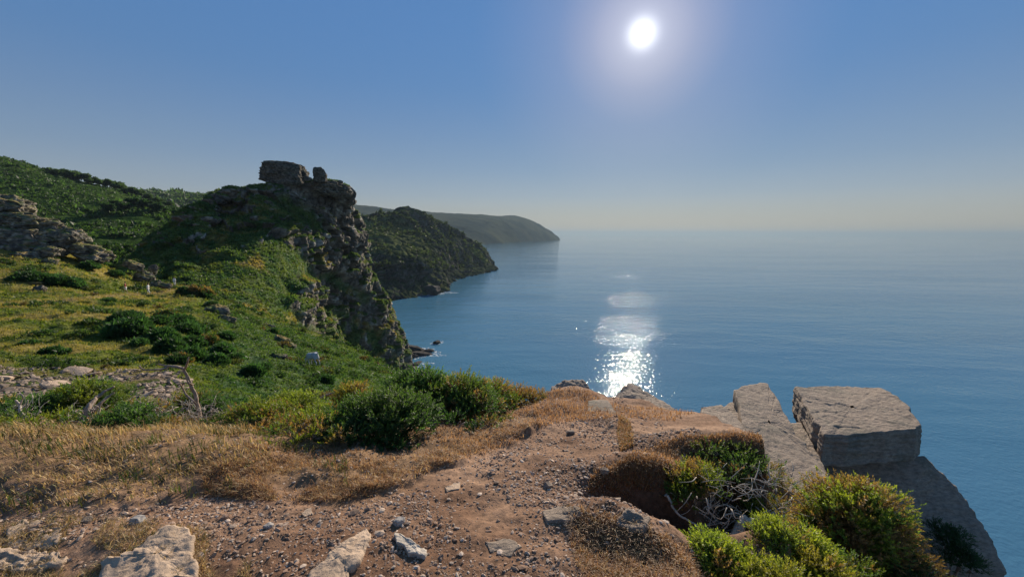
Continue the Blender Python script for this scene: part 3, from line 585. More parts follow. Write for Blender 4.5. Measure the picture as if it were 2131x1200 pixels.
# ------------------------------------------------------------ tors on the crag and crags on the near slope
def onray(px, py, Y, dz=0.): return P(px, py, Y)+np.array([0, 0, dz])
def torb(px, py, Y, s, seed, lab, rot): boulder('tor', P(px, py, Y), s, seed, M_tor, lab, 'tor', rot=rot, sub=6, cuts=9, blocky=.75, strata=.06, rough=.10, turf=.5)
torb(590, 363, 161, (7.7, 6.0, 4.3), 231, 'largest castle-like tor block crowning the crag', (.02, .03, .15))
torb(666, 364, 162, (2.3, 2.2, 2.9), 233, 'small square pillar tor standing right of the largest tor block', (.03, .05, .3))
boulder('tor', P(500, 409, 152), (8.0, 4.5, 2.4), 235, M_tor, 'flat ledge of rock at the landward end of the crag top', 'tor', rot=(0, -.09, .1), sub=6, cuts=9, blocky=.8, strata=.05, rough=.14, turf=.8)
boulder('tor', P(692, 396, 166), (6.2, 4.5, 2.3), 236, M_tor, 'broken shelf of blocks at the seaward end of the crag top', 'tor', rot=(0, .18, .1), sub=6, cuts=9, blocky=.8, strata=.05, rough=.16, turf=.6)
for k, (a, b, Y, s, lab) in enumerate([(708, 378, 164, .8, 'small perched block on the seaward shelf'), (640, 372, 158, 1.2, 'little leaning stone between the two tors')]):
    boulder('tor_stone', onray(a, b, Y), (s*1.4, s, s*.8), 71+k, M_tor, lab, 'rock', sub=3, turf=.1)
# crags rising from the near slope; each a separate mass
OC = [((10, 418), 69, (4.2, 3.2, 2.3), 'topmost pale crag at the left edge of the near slope', (.1, .05, .3)),
      ((30, 450), 68, (6.0, 3, 1.9), 'grey ledge beneath the topmost pale crag', (.05, .1, .1)),
      ((22, 500), 66, (8.0, 3.5, 3.7), 'broad pale cliff band above the ochre grass', (.05, .08, .2)),
      ((88, 470), 69, (3.6, 3, 2.4), 'dark overhanging ledge between the pale band and the shaded wall', (0, .12, .1)),
      ((128, 492), 69, (4.1, 3, 3.2), 'dark shaded layered wall facing the path', (0, .15, .35)),
      ((172, 508), 70, (3.0, 2.4, 1.3), 'jutting flat ledges at the right end of the shaded wall', (0, .2, .2)),
      ((60, 527), 63, (2.1, 1.8, 1.4), 'cracked boulder at the foot of the pale cliff band', (.1, .2, .7)),
      ((98, 516), 65, (2.2, 1.7, 1.5), 'rubbly pillar between the cracked boulder and the shaded wall', (.2, .1, .2)),
      ((190, 527), 70, (3.0, 2, 1.3), 'blue grey slab below the jutting ledges', (.2, .25, .1)),
      ((222, 523), 74, (1.7, 1.4, 1.1), 'pale crumbling stones on the ridge crest', (.2, .2, .5)),
      ((300, 567), 77, (1.9, 1.4, 1.3), 'slanting pale leaf of rock above the walkers', (.5, .5, .2)),
      ((330, 583), 76, (1.3, 1.1, 1.0), 'tilted slab beside the path bend right of the white walker', (.3, .7, .3)),
      ((318, 562), 80, (.7, .5, 1.1), 'small upright spike on the ridge end', (.2, .5, .3)),
      ((345, 594), 72, (1.0, .8, .5), 'low dark stone touching the path bend', (.1, .1, .3)),
      ((104, 546), 60, (1.0, .8, .6), 'isolated boulder in the grass under the rubbly pillar', (.1, .1, .3)),
      ((278, 552), 76, (1.6, 1.0, .6), 'ragged stones along the ridge before the slanting leaf', (.1, .4, .2)),
      ((68, 590), 47, (.9, .5, .18), 'thin flat slab sticking out of the ochre grass', (0, .05, .2)),
      ((84, 606), 45, (.6, .5, .5), 'stones tumbling below the thin flat slab', (.3, .3, .2)),
      ((455, 650), 60, (1.5, 1.2, .9), 'pale split rocks below the brown gorse by the path', (.3, .3, .5)),
      ((470, 668), 57, (1.0, .8, .7), 'grey lichened rock under the pale split rocks', (.2, .3, .9)),
      ((440, 640), 63, (.8, .6, .7), 'small block behind the pale split rocks', (.2, .3, .9)),
      ((560, 683), 58, (.9, .7, .6), 'dark rock on the ochre rim of the bracken slope', (.2, .3, .9)),
      ((585, 712), 52, (.9, .6, .5), 'rock jutting from the slope above the goat', (.1, .4, .2)),
      ((604, 722), 48, (.6, .5, .35), 'pale stones just uphill of the goat', (.1, .4, .6)),
      ((580, 745), 38, (.7, .35, .3), 'long low rock left of the goat', (.1, .4, .6)),
      ((660, 695), 86, (1.2, .8, .4), 'flat white-edged ledge at the top of the sea gully', (.1, .1, .6))]
for k, ((a, b), Y, s, lab, rot) in enumerate(OC):
    if k < 12: s = (s[0]*.78, s[1]*.8, s[2]*.74); b += 9
    if k <= 13 or k == 15: p = onray(a, b, Y)
    else: p = G(a, b, 12)+np.array([0, 0, s[2]*.25])
    boulder('crag' if max(s) > 1.6 else 'rock', p, s, 100+k, M_outr, lab, 'crag' if max(s) > 1.6 else 'rock', rot=rot, sub=6 if max(s) > 2.5 else 5, cuts=13, blocky=.45, strata=.07, rough=.17, turf=.9)
# scree flakes, lone larger flakes first
for k, (a, b, s, lab) in enumerate([((160), 775, (.42, .3, .06), 'thin pale slate at the top of the scree'), (115, 803, (.32, .25, .09), 'blocky slate among the scree left of the thin pale one'), (12, 790, (.22, .2, .08), 'flat slate at the left end of the scree'), (190, 782, (.35, .2, .05), 'dark tilted slate at the upper scree edge'), (300, 828, (.26, .18, .04), 'broken slate at the lower scree by the dead tree')]):
    g = G(a, b, 5); boulder('slate', g+np.array([0, 0, .05]), s, 140+k, M_paleR, lab, 'rock', rot=(.3, .25, .2+k), sub=3, cuts=10, blocky=.9)

# rocks at the foot of the cliffs
SR = [((862, 728), (7, 4.5, 2.2), 'jumbled block rocks at the landward end of the reef'), ((875, 738), (8, 3.2, 1.8), 'long low reef pointing out to sea'), ((888, 732), (5, 2.4, 1.5), 'outermost tip of the reef'), ((856, 742), (5, 4, 1.8), 'dark wet boulders under the reef'),
      ((910, 713), (3.6, 2.4, 1.5), 'lone rock islet off the reef, ringed with foam'), ((868, 756), (5, 2, .9), 'low skerry awash below the reef'), ((860, 765), (4, 2.5, 1.0), 'skerry nearest the bush tops'), ((898, 610), (20, 9, 9), 'dark stack at the foot of the headland'),
      ((940, 583), (7, 4, 2.2), 'shoreline boulder in the bay under the ribbed headland'), ((958, 577), (6, 3, 1.5), 'outlying low rock in the headland bay'), ((1024, 560), (9, 4, 2.2), 'last small rock at the headland tip'), ((928, 592), (7, 5, 2.6), 'boulder beside the dark stack')]
for k, ((a, b), s, lab) in enumerate(SR):
    boulder('sea_rock', W(a, b)+np.array([0, 0, s[2]*.15]), s, 160+k, M_wetrock, lab, 'rock', rot=(.05, .1, .3*k), sub=4, cuts=16, blocky=.5, rough=.14, group='rocks at the waterline')
# surf: real white water sheets round the rocks
fm, nt, out = newmat('foam'); L = nt.links.new
tc = N(nt, 'ShaderNodeTexCoord'); nz_ = N(nt, 'ShaderNodeTexNoise', i_Scale=.55, i_Detail=6, i_Roughness=.7); L(tc.outputs['Object'], nz_.inputs['Vector'])
mr = N(nt, 'ShaderNodeMapRange'); mr.inputs['From Min'].default_value = .52; mr.inputs['From Max'].default_value = .6; L(nz_.outputs[0], mr.inputs[0])
df = N(nt, 'ShaderNodeBsdfDiffuse'); df.inputs[0].default_value = (.75, .78, .8, 1); tp = N(nt, 'ShaderNodeBsdfTransparent'); mx = N(nt, 'ShaderNodeMixShader')
L(mr.outputs[0], mx.inputs[0]); L(tp.outputs[0], mx.inputs[1]); L(df.outputs[0], mx.inputs[2]); L(mx.outputs[0], out.inputs[0])
fv, ff = [], []; nb_ = 0
for (a, b), s, lab in SR:
    c = W(a, b); r0 = max(s[0], s[1]); th = np.linspace(0, 2*math.pi, 40, endpoint=False)
    for r in (.5, 1.0, 1.25, 1.5):
        rr = r*(1+.25*np.sin(th*2+a)+.15*np.sin(5*th+b)); fv.append(np.stack([c[0]+s[0]*1.1*rr*np.cos(th), c[1]+s[1]*1.2*rr*np.sin(th), np.full(40, SEA+.06)], -1))
    ff.append(gridf(4, 40, wrap=True)+nb_); nb_ += 160
tag(mesh_np('foam', np.concatenate(fv), np.concatenate(ff), fm), 'white surf round the shore rocks', None, kind='stuff')

# loose gravel on the path
def gravel(name, n, region, rad, mat, seed, label, Ymin, Ymax, xr, cols, lift=.2):
    r = np.random.default_rng(seed); V, Fc, CC = [], [], []; base = 0
    x = r.uniform(*xr, n*6); y = np.exp(r.uniform(math.log(Ymin), math.log(Ymax), n*6)); keep = region(x, y); x = x[keep][:n]; y = y[keep][:n]
    z = ground_z(x, y); v0, f0 = ICO[1]; n = len(x); R = rad(r, n, y)
    ax = r.normal(size=(n, 3, 3)); qr, _ = np.linalg.qr(ax); sq = np.stack([r.uniform(.8, 1.5, n), r.uniform(.6, 1.1, n), r.uniform(.3, .7, n)], -1)
    jit = 1+r.uniform(-.3, .3, (n, len(v0), 1)); vv = v0[None]*jit*sq[:, None, :]; tilt = .35
    rz = r.uniform(0, 6.283, n); c, s = np.cos(rz), np.sin(rz); M = np.zeros((n, 3, 3)); M[:, 0, 0] = c; M[:, 0, 1] = -s; M[:, 1, 0] = s; M[:, 1, 1] = c; M[:, 2, 2] = 1; M = M+r.normal(0, tilt, (n, 3, 3))*np.array([[0, 0, 1], [0, 0, 1], [1, 1, 0]])*.5
    vv = np.einsum('nij,nvj->nvi', M, vv)*R[:, None, None]; vv[..., 0] += x[:, None]; vv[..., 1] += y[:, None]; vv[..., 2] += (z+R*lift)[:, None]
    cc = np.array(cols)[r.integers(0, len(cols), n)]*r.uniform(.7, 1.25, (n, 1)); m = len(v0)
    fa = f0[None]+(np.arange(n)*m)[:, None, None]
    return tag(mesh_np(name, vv.reshape(-1, 3), fa.reshape(-1, 3), mat, col=np.repeat(cc, m, 0), smooth=False), label, None, kind='stuff')
def reg_path(x, y):
    px = CX+F*x/y; dens = .5+.5*noise(np.stack([x*1.6, y*1.6, x*0], -1), 44)+.25*noise(np.stack([x*6, y*6, x*0], -1), 45)
    lipy = np.interp(px, LIPX, LIPY)
    hollow = ((x-BP[2][0])/.5)**2+((y-BP[2][1])/.4)**2 > 1
    return (edge_sd(x, y) < -.03) & (y < lipy*.97) & (x < 1.75) & hollow & (rng.random(len(x)) < .05+sm(dens, .2, .95)*.95)
PC = [(.32, .215, .15), (.25, .16, .11), (.42, .31, .225), (.21, .145, .105), (.30, .185, .12), (.46, .36, .28)]
gravel('gravel', 30000, reg_path, lambda r, n, y: r.gamma(1.5, .0019, n)*(1+.12*y)+.0016, M_pebble, 3, 'loose gravel scattered over the path', 1.35, 6.2, (-3.2, 2.6), PC)
gravel('scree', 7000, lambda x, y: inp_scree(CX+F*x/y, y)*sm(fbm(np.stack([x, y, x*0], -1), 1.6, 2, 46), -.5, .4) > rng.random(len(x)), lambda r, n, y: r.gamma(2.0, .022, n)+.008, M_pebble, 4, 'pale broken slate scree on the near slope', 8.5, 18, (-21, -4), [(.25, .19, .14), (.19, .145, .105), (.14, .11, .085), (.29, .22, .165)])
# ============================================================ plants
def onb(n):
    a = np.where(np.abs(n[:, 2:3]) < .9, np.array([[0, 0, 1.]]), np.array([[1., 0, 0]])); t = np.cross(a, n); t /= np.linalg.norm(t, axis=1, keepdims=True)+1e-9; return t, np.cross(n, t)
def unit(v): return v/(np.linalg.norm(v, axis=-1, keepdims=True)+1e-9)
def leafcloud(c, R, nl, ll, lw, r, cols, up=.6, flat=1.):
    """clumps of pointed leaves: c Nx3 centres, R radii; returns triangles and colours"""
    n = len(c); d = unit(r.normal(size=(n, nl, 3))); d[..., 2] = np.abs(d[..., 2])*flat; pos = c[:, None]+d*(R[:, None, None]*r.uniform(.25, 1, (n, nl, 1)))
    ax = unit(d+np.array([0, 0, up])+r.normal(0, .5, (n, nl, 3))); sd = unit(np.cross(ax, r.normal(size=(n, nl, 3))))
    s = R[:, None, None]*r.uniform(.6, 1.3, (n, nl, 1)); a = pos+ax*s*ll; b = pos-ax*s*ll*.3+sd*s*lw; e = pos-ax*s*ll*.3-sd*s*lw
    v = np.stack([a, b, e], 2).reshape(-1, 3); f = np.arange(len(v)).reshape(-1, 3); cc = cols[:, None]*r.uniform(.7, 1.35, (n, nl, 1))
    return v, f, np.repeat(cc.reshape(-1, 3), 3, 0)
def sprigs(p, n, L, nn, nl, nw, r, cols, curl=.25):
    """spiny shoots: at p along n, length L, nn needles each"""
    m = len(p); t, b = onb(n); k = (np.arange(nn)+.5)/nn
    ang = (np.arange(nn)*2.4)[None]+r.uniform(0, 6.28, (m, 1)); rad = t[:, None]*np.cos(ang)[..., None]+b[:, None]*np.sin(ang)[..., None]
    bend = unit(r.normal(size=(m, 3)))*curl
    o = p[:, None]+n[:, None]*(L[:, None, None]*k[None, :, None])+bend[:, None]*(L[:, None, None]*(k**2)[None, :, None])
    ax = unit(rad*(1.15-.6*k)[None, :, None]+n[:, None]*(.55+.5*k)[None, :, None]); sd = unit(np.cross(ax, n[:, None]+.01))
    ln = nl*L[:, None, None]*r.uniform(.7, 1.3, (m, nn, 1))*(1.1-.4*k)[None, :, None]; w = nw*L[:, None, None]
    v = np.stack([o+ax*ln, o+sd*w, o-sd*w], 2).reshape(-1, 3); f = np.arange(len(v)).reshape(-1, 3)
    c = cols[:, None]*(.75+.5*k)[None, :, None]*r.uniform(.85, 1.15, (m, nn, 1))
    return v, f, np.repeat(c.reshape(-1, 3), 3, 0)
def tube(pts, r0, r1, seed=0, seg=7, n=None, wob=.25):
    pts = np.array(pts, float); n = n or max(6, len(pts)*5); q = crom(pts, n); rr = np.random.default_rng(seed); L_ = np.linalg.norm(pts[-1]-pts[0])
    q += np.cumsum(rr.normal(0, 1, q.shape), 0)*L_*.004*wob*4
    t = unit(np.gradient(q, axis=0)); a, b = onb(t); R = np.linspace(r0, r1, n)*(1+wob*rr.uniform(-.5, .5, n)); th = np.linspace(0, 2*math.pi, seg, endpoint=False)
    rad = R[:, None]*(1+.18*np.sin(3*th[None]+np.linspace(0, 5, n)[:, None]))
    v = q[:, None]+a[:, None]*(np.cos(th)[None, :, None]*rad[..., None])+b[:, None]*(np.sin(th)[None, :, None]*rad[..., None])
    v = np.concatenate([v.reshape(-1, 3), q[:1], q[-1:]]); f = gridf(n, seg, wrap=True); i = np.arange(seg)
    c0 = np.stack([np.full(seg, n*seg), (i+1) % seg, i], -1); c1 = np.stack([np.full(seg, n*seg+1), (n-1)*seg+i, (n-1)*seg+(i+1) % seg], -1)
    return v, f, np.concatenate([c0, c1])
def join(parts):
    V, Qd, T, k = [], [], [], 0
    for v, q, t in parts: V.append(v); Qd.append(q+k); T.append(t+k); k += len(v)
    return np.concatenate(V), [np.concatenate(Qd), np.concatenate(T)]
GRN = np.array([.066, .120, .030]); LIM = np.array([.23, .26, .032]); DKG = np.array([.030, .068, .026]); BRN = np.array([.25, .135, .06]); GLD = np.array([.32, .25, .035])
def bush(x0, x1, top, Y, label, lobes=9, cols=(GRN, DKG), tip=None, brown=0., dens=1., L=.075, seed=1, name='gorse_bush', group=None, depth=None, base=None, needle=11):
    px = (x0+x1)/2; r = np.random.default_rng(seed); c = P(px, top, Y); w = float(P(x1, top, Y)[0]-P(x0, top, Y)[0]); depth = depth or w*.85
    bz = float(ground_z([c[0]], [c[1]])[0]) if base is None else base; org = np.array([c[0], c[1], bz]); h = max(.14, float(c[2])-bz)
    # lobes spread over a low dome: the crown's mass
    lc = []; lr = []
    for k in range(lobes):
        a = k*2.4+r.uniform(-.4, .4); q = math.sqrt((k+.3)/lobes); x = math.cos(a)*q*w*.36; y = math.sin(a)*q*depth*.36; z = h*(.66-.52*q*q)+r.uniform(-.08, .1)*h
        lc.append((x, y, z)); lr.append(r.uniform(.22, .32)*min(w, h*1.6)*(1.05-.3*q))
    lc = np.array(lc); lr = np.array(lr); area = (4*math.pi*lr**2).sum(); L = L*.8; n = int(dens*area/(L*L)*2.6); n = min(n, 12000)
    k = r.choice(lobes, n, p=lr**2/(lr**2).sum()); d = unit(r.normal(size=(n, 3))); d[:, 2] = np.where(d[:, 2] < -.35, -d[:, 2], d[:, 2])
    lump = 1+.30*noise(d*2.6+k[:, None]*5., seed)+.25*np.maximum(0, r.normal(0, .5, n)-.5)
    dep = 1-.42*r.random(n)**2
    p = lc[k]+d*(lr[k]*lump*dep)[:, None]*np.array([1.15, 1.15, .95])
    p *= np.array([.5*w/np.percentile(np.abs(p[:, 0]), 97.5), .5*depth/np.percentile(np.abs(p[:, 1]), 97.5), (h-.03)/np.percentile(p[:, 2], 99)]); lsc = p/np.maximum(1e-6, np.abs(p))
    p[:, 2] = np.where(p[:, 2] < .01, r.uniform(.0, .12, n)*h, p[:, 2]); p[:, 0] += .12*w*(p[:, 2]/h)**2*math.sin(seed)
    kp = noise(np.stack([p[:, 0], p[:, 1], p[:, 2]], -1)*(7/max(w, .4))+seed*3., seed+4)+.3*r.normal(size=n) > -.33; p, d, k = p[kp], d[kp], k[kp]
    nrm = unit(d+np.array([0, 0, .45])+r.normal(0, .3, d.shape)); z01 = np.clip(p[:, 2]/h, 0, 1); m = len(p)
    f = fbm(p+seed*9., .22*max(w, .5), 3, seed)
    col = mix(cols[0], cols[1], sm(f, -.5, .6))
    if tip is not None: col = mix(col, tip, np.clip(sm(z01, .45, .95)*sm(f, -.6, .4), 0, 1)*.8)
    if brown: col = mix(col, BRN, sm(fbm(p+seed*5., .16, 3, seed+2)+brown, .25, .55)*.9)
    inner = (r.random(m) < .3); Ls = L*r.uniform(.6, 1.3, m)*np.where(inner, 1.5, 1); p = p-d*(L*1.2*inner)[:, None]; p[:, 2] = np.maximum(p[:, 2], .0)
    v, fc, cc = sprigs(p, nrm, Ls, needle, .44, .085, r, col)
    t = empty(name, org, label, 'bush' if 'bush' in name or 'shrub' in name else 'plant', group)
    mesh_np('foliage', v, fc, M_leaf, parent=t, col=cc, smooth=False)
    st = []
    for q in range(max(4, lobes)):
        e = lc[q % lobes]*np.array([.95, .95, .9]); s = np.array([r.uniform(-.1, .1)*w, r.uniform(-.1, .1)*w, -.06]); mid_ = (s+e)/2+r.normal(0, .06, 3)*w
        st.append(tube([s, mid_, e], .02*max(.5, h), .006, seed+q, 6))
        for _ in range(3):
            e2 = e+unit(r.normal(size=3))*lr[q % lobes]*.8; e2[2] = max(e2[2], .03); st.append(tube([mid_*.4+e*.6, (mid_+e2)/2+r.normal(0, .02, 3), e2], .008, .002, seed+q, 5))
    v, fl = join(st); mesh_np('stems', v, fl, M_bark, parent=t)
    return t
NEARB = 'gorse bushes behind the grassy bank'
bush(675, 892, 816, 3.75, 'largest rounded dark green bush in the middle, at the bank edge', 12, (GRN, DKG), np.array([.08, .12, .03]), .0, seed=1, group=NEARB)
bush(540, 735, 872, 3.45, 'low green tongue of gorse spreading left of the rounded bush', 9, (LIM*.6, GRN), LIM*.8, .05, seed=2, group=NEARB)
bush(806, 940, 768, 5, 'tallest spiky dark bush with its top against the water', 12, (DKG, GRN), GRN*1.3, .0, seed=3, group=NEARB, L=.09)
bush(885, 1040, 784, 4.8, 'dense green bush right of the tallest spiky one', 10, (GRN, DKG), LIM*.7, .05, seed=4, group=NEARB)
bush(975, 1085, 794, 5.6, 'bush carrying brown dead sprigs below the water line', 10, (GRN, LIM*.5), LIM*.8, .18, seed=5, group=NEARB)
bush(1045, 1145, 806, 5.9, 'low russet and green bush ending the row near the path', 8, (BRN*.8, GRN), BRN, .3, seed=6, group=NEARB)
bush(830, 1000, 872, 4.1, 'shaded low bush under the dense green one', 8, (DKG, DKG*.7), GRN, .0, seed=7, group=NEARB)
bush(545, 665, 818, 5, 'flat topped gorse pad with a bare stem curving over it', 8, (LIM*.6, GRN), LIM, .0, seed=8, group=NEARB)
bush(470, 622, 838, 4.4, 'sprawling green gorse next to the straw grass', 8, (LIM*.55, GRN), LIM*.8, .12, seed=9, group=NEARB)
bush(585, 720, 846, 4.2, 'pale green gorse pad behind the low tongue', 8, (LIM*.6, GRN), LIM, .1, seed=10, group=NEARB)
bush(692, 782, 797, 5.6, 'small bush tipped with gold on a bare stalk', 7, (GRN, GLD*.6), GLD*.8, .15, seed=11, group=NEARB)
bush(520, 665, 872, 3.8, 'brown centred gorse cushion beside the pale green pad', 6, (BRN*.8, GRN), LIM*.5, .25, seed=12, group=NEARB)
bush(935, 1065, 885, 4.3, 'russet edged bush low over the bank step', 8, (GRN, BRN*.7), LIM*.5, .2, seed=36, group=NEARB)
LEFTB = 'wind cut shrubs at the left'
bush(85, 225, 795, 5, 'leafy green shrub left of the grey snapped trunk', 10, (GRN, LIM*.5), LIM*.8, 0, seed=13, name='shrub', group=LEFTB)
bush(-40, 100, 828, 4.6, 'dark green shrub at the left edge above the straw grass', 9, (DKG, GRN), GRN*1.4, 0, seed=14, name='shrub', group=LEFTB)
bush(178, 305, 848, 3.9, 'dark bushy shrub nearest the grass, with a deep shadow', 9, (DKG, GRN), GRN*1.5, 0, seed=15, name='shrub', group=LEFTB)
bush(-10, 140, 888, 3.6, 'yellow green shrub low in the grass at the left', 8, (LIM*.6, GRN), LIM, 0, seed=16, name='shrub', group=LEFTB)
bush(255, 350, 835, 4.9, 'small green shrub under the scree', 7, (GRN, LIM*.5), LIM*.7, .05, seed=17, name='shrub', group=LEFTB)
bush(412, 475, 832, 5.2, 'dark little shrub right of the dead tree', 7, (DKG, GRN), GRN, 0, seed=18, name='shrub', group=LEFTB)
bush(345, 445, 815, 5.6, 'shrub behind the dead tree trunk', 8, (GRN, DKG), LIM*.6, .1, seed=19, name='shrub', group=LEFTB)
bush(140, 262, 798, 5.8, 'shrub in front of the blocky slates', 8, (GRN, DKG), LIM*.6, 0, seed=20, name='shrub', group=LEFTB)
bush(-60, 60, 868, 3.9, 'mid green shrub rising out of the straw grass at the picture edge', 8, (GRN, DKG), LIM*.6, 0, seed=40, name='shrub', group=LEFTB)
bush(110, 200, 862, 4.3, 'olive shrub in front of the leafy green one', 8, (GRN, LIM*.45), LIM*.7, .05, seed=41, name='shrub', group=LEFTB)
bush(295, 372, 880, 4.2, 'half dead shrub among pale twigs below the dead tree', 7, (GRN, BRN*.7), LIM*.5, .22, seed=42, name='shrub', group=LEFTB)
bush(430, 520, 862, 4.5, 'small green shrub at the top of the straw grass', 7, (GRN, DKG), LIM*.6, .05, seed=43, name='shrub', group=LEFTB)
# right-hand side, by the brink
RB = 'gorse at the brink'
bush(1658, 1895, 1012, 2.75, 'big gold and brown topped gorse against the dark rock face', 14, (GRN*1.15, LIM*.55), LIM*1.2, .36, seed=21, group=RB, base=-2.62, L=.055, depth=.6)
bush(1590, 1725, 1090, 2.3, 'lime green gorse cushion below the root tangle', 9, (LIM, GRN*1.3), GLD, .03, seed=22, group=RB, L=.045)
bush(1430, 1560, 1118, 2.05, 'lime green gorse cushion beside the brown turf hump', 9, (LIM, GRN*1.3), LIM*1.3, 0.02, seed=23, group=RB, L=.045)
bush(1640, 1785, 1150, 2.1, 'lime gorse at the bottom edge below the big gold one', 8, (LIM, GRN), GLD, .05, seed=24, group=RB, L=.045)
bush(1560, 1655, 1125, 2.2, 'lime cushion tucked between the stump and the gold topped gorse', 8, (LIM, GRN*1.2), GLD, .03, seed=32, group=RB, L=.045)
bush(1480, 1625, 1160, 1.95, 'lime gorse filling the bottom edge beside the brown hump', 9, (LIM, GRN*1.3), GLD, 0, seed=33, group=RB, L=.042)
bush(1560, 1700, 1175, 1.85, 'lime gorse at the very bottom, under the wiry twigs', 8, (LIM, GRN*1.3), GLD*.8, 0, seed=34, group=RB, L=.042)
bush(1700, 1830, 1160, 2.2, 'shaded green gorse under the gold topped gorse', 8, (GRN, DKG), LIM*.5, 0.05, seed=35, group=RB, base=-2.35, L=.05)
bush(1385, 1500, 968, 2.85, 'green sprig gorse hanging over the dark hollow', 8, (LIM*.6, GRN), LIM*.9, .08, seed=25, group=RB, L=.05)
bush(1430, 1595, 925, 3.2, 'dark gorse with green tips under the heather cap', 8, (GRN, DKG), LIM*.6, .1, seed=26, group=RB, L=.05)
bush(1580, 1665, 988, 3.3, 'straggly half dead gorse beside the long slab', 7, (GRN, BRN*.7), LIM*.6, .2, seed=27, group=RB, L=.045, dens=.6)
bush(1530, 1600, 1038, 2.9, 'small gorse tuft growing among bare roots', 6, (LIM*.6, GRN), LIM*.6, .15, seed=28, group=RB, L=.035)
bush(1490, 1560, 1006, 3.1, 'ball of grey dead twigs above the small tuft', 6, (BRN*.9, BRN*.6), None, .5, seed=29, group=RB, L=.035)
bush(1950, 2040, 1095, 4.3, 'dark shaded tuft on the far side of the rock face', 6, (DKG, DKG*.6), None, 0, seed=30, group=RB, base=-4.0, L=.05)
bush(1780, 1985, 1165, 2.5, 'shaded scrub at the foot of the gold topped gorse', 8, (DKG, BRN*.5), None, 0, seed=31, group=RB, base=-2.5, L=.05)

# hillside gorse, one by one
r_ = np.random.default_rng(77)
def hbush(px, py, w, h, label, col=DKG, seed=1, group='dark gorse clumps on the near slope', bshare=.1, hit=None, name='gorse_bush', nl=6):
    g = G(px, py, 8) if hit is None else hit; r = np.random.default_rng(seed); org = g-np.array([0, 0, .1*h]); n = int(np.clip(420*w*h, 160, 900)*1.4)
    d = unit(r.normal(size=(n, 3))); d[:, 2] = np.abs(d[:, 2]); q = r.uniform(.5, 1, n)**.5*(1+.22*noise(d*2.2+seed, seed)); c = d*q[:, None]*np.array([w/2, w/2, h*.85])
    R = np.full(n, .11*math.sqrt(w*h)+.02)*r.uniform(.6, 1.3, n); f = fbm(c+seed, .5*w, 2, seed); cc = mix(col*.9, col*1.7, sm(f, -.5, .6)); cc = mix(cc, BRN*.9, sm(f+r.normal(0, .2, n)+bshare*3-1, .1, .4)*.8)
    v, fc, k = leafcloud(c, R, nl, 1.1, .32, r, cc)
    t = empty(name, org, label, 'bush', group); mesh_np('foliage', v, fc, M_leaf, parent=t, col=k, smooth=False)
    vv, fl = join([tube([(0, 0, -.1*h), r.normal(0, .1, 3)*w+np.array([0, 0, .3*h]), (r.uniform(-.25, .25)*w, r.uniform(-.25, .25)*w, .6*h)], .04*w, .015*w, s, 5) for s in range(3)])
    mesh_np('stems', vv, fl, M_bark, parent=t)
    return t
HB = [(410, 618, 5.0, 2.4, 'brown headed gorse beside the path bend', .4), (385, 612, 2.5, 1.6, 'dark gorse left of the brown headed one', .0), (440, 640, 2.0, 1.2, 'gorse between the path and the split rocks', .25), (262, 664, 2.0, .7, 'little dark bush alone on the yellow grass', 0),
      (270, 692, 2.6, 1.1, 'wide dark cushion bush on the open grass', 0), (345, 665, 2.0, 1.1, 'brown tipped bush at the top of the dark cluster', .35), (330, 678, 1.7, .9, 'bush just left below the brown tipped one', .05), (375, 680, 2.3, 1.1, 'dark round bush in the upper cluster', .0),
      (390, 695, 2.0, 1.0, 'second round bush of the upper cluster, lower down', 0), (290, 718, 1.0, .5, 'small bush below the wide cushion', 0), (340, 715, 2.0, 1.2, 'thick bush at the left side of the dark cluster', 0), (355, 735, 1.8, 1.1, 'darkest bush in the middle of the cluster', 0),
      (400, 722, 1.6, .9, 'bush at the centre right of the cluster', .1), (435, 715, 1.5, .8, 'brown flecked bush on the right of the cluster', .35), (470, 705, 1.5, .8, 'dark bush toward the bracken, right of the cluster', 0), (400, 748, 1.5, .9, 'bush low in the cluster above the dead tree', .05),
      (460, 735, 1.5, .8, 'dark bush among bracken below the cluster', 0), (450, 758, 1.3, .8, 'lowest dark bush right of the dead tree top', 0), (375, 757, 1.2, .6, 'russet bush touching the dead tree branches', .4), (490, 750, 1.2, .6, 'bush at the lower right end of the cluster', 0),
      (525, 780, 1.3, .7, 'lone dark bush in the bracken, lower middle', .15), (552, 768, .8, .5, 'small dark bush right above the lone one', 0), (680, 793, 1.1, .5, 'dark stump-like bush in bracken below the goat', .1), (570, 693, 1.6, .9, 'dark bush on the rim beyond the cluster', .1),
      (585, 705, 1.2, .8, 'dark bush above the jutting rock', 0), (115, 590, 3.0, 1.4, 'spreading dark bush on the ochre slope', 0), (150, 595, 2.6, 1.3, 'companion bush right of the spreading one', 0), (60, 582, 3.5, 1.2, 'long dark bush behind the thin flat slab', 0),
      (225, 628, 1.5, .6, 'small dark bush under the trodden line', 0), (110, 738, 1.2, .5, 'dark bush on the slope above the scree', .0), (60, 718, .9, .35, 'dark tuft on the slope, far left', .0), (300, 575, 1.8, 1.4, 'bush in the shade behind the walkers', 0), (185, 560, 2.6, 1.3, 'bush below the blue grey slab', 0),
      (240, 573, 2.2, 1.1, 'bush at the foot of the ridge left of the walkers', .05), (495, 640, 1.2, .7, 'bush at the lower edge of the big bracken slope', .0), (420, 690, 1.2, .7, 'tiny bush between the upper cluster and the bracken', .2)]
for k, (a, b, w_, h_, lab, bs) in enumerate(HB): hbush(a, b, w_, h_, lab, DKG*.9, 300+k, bshare=bs)

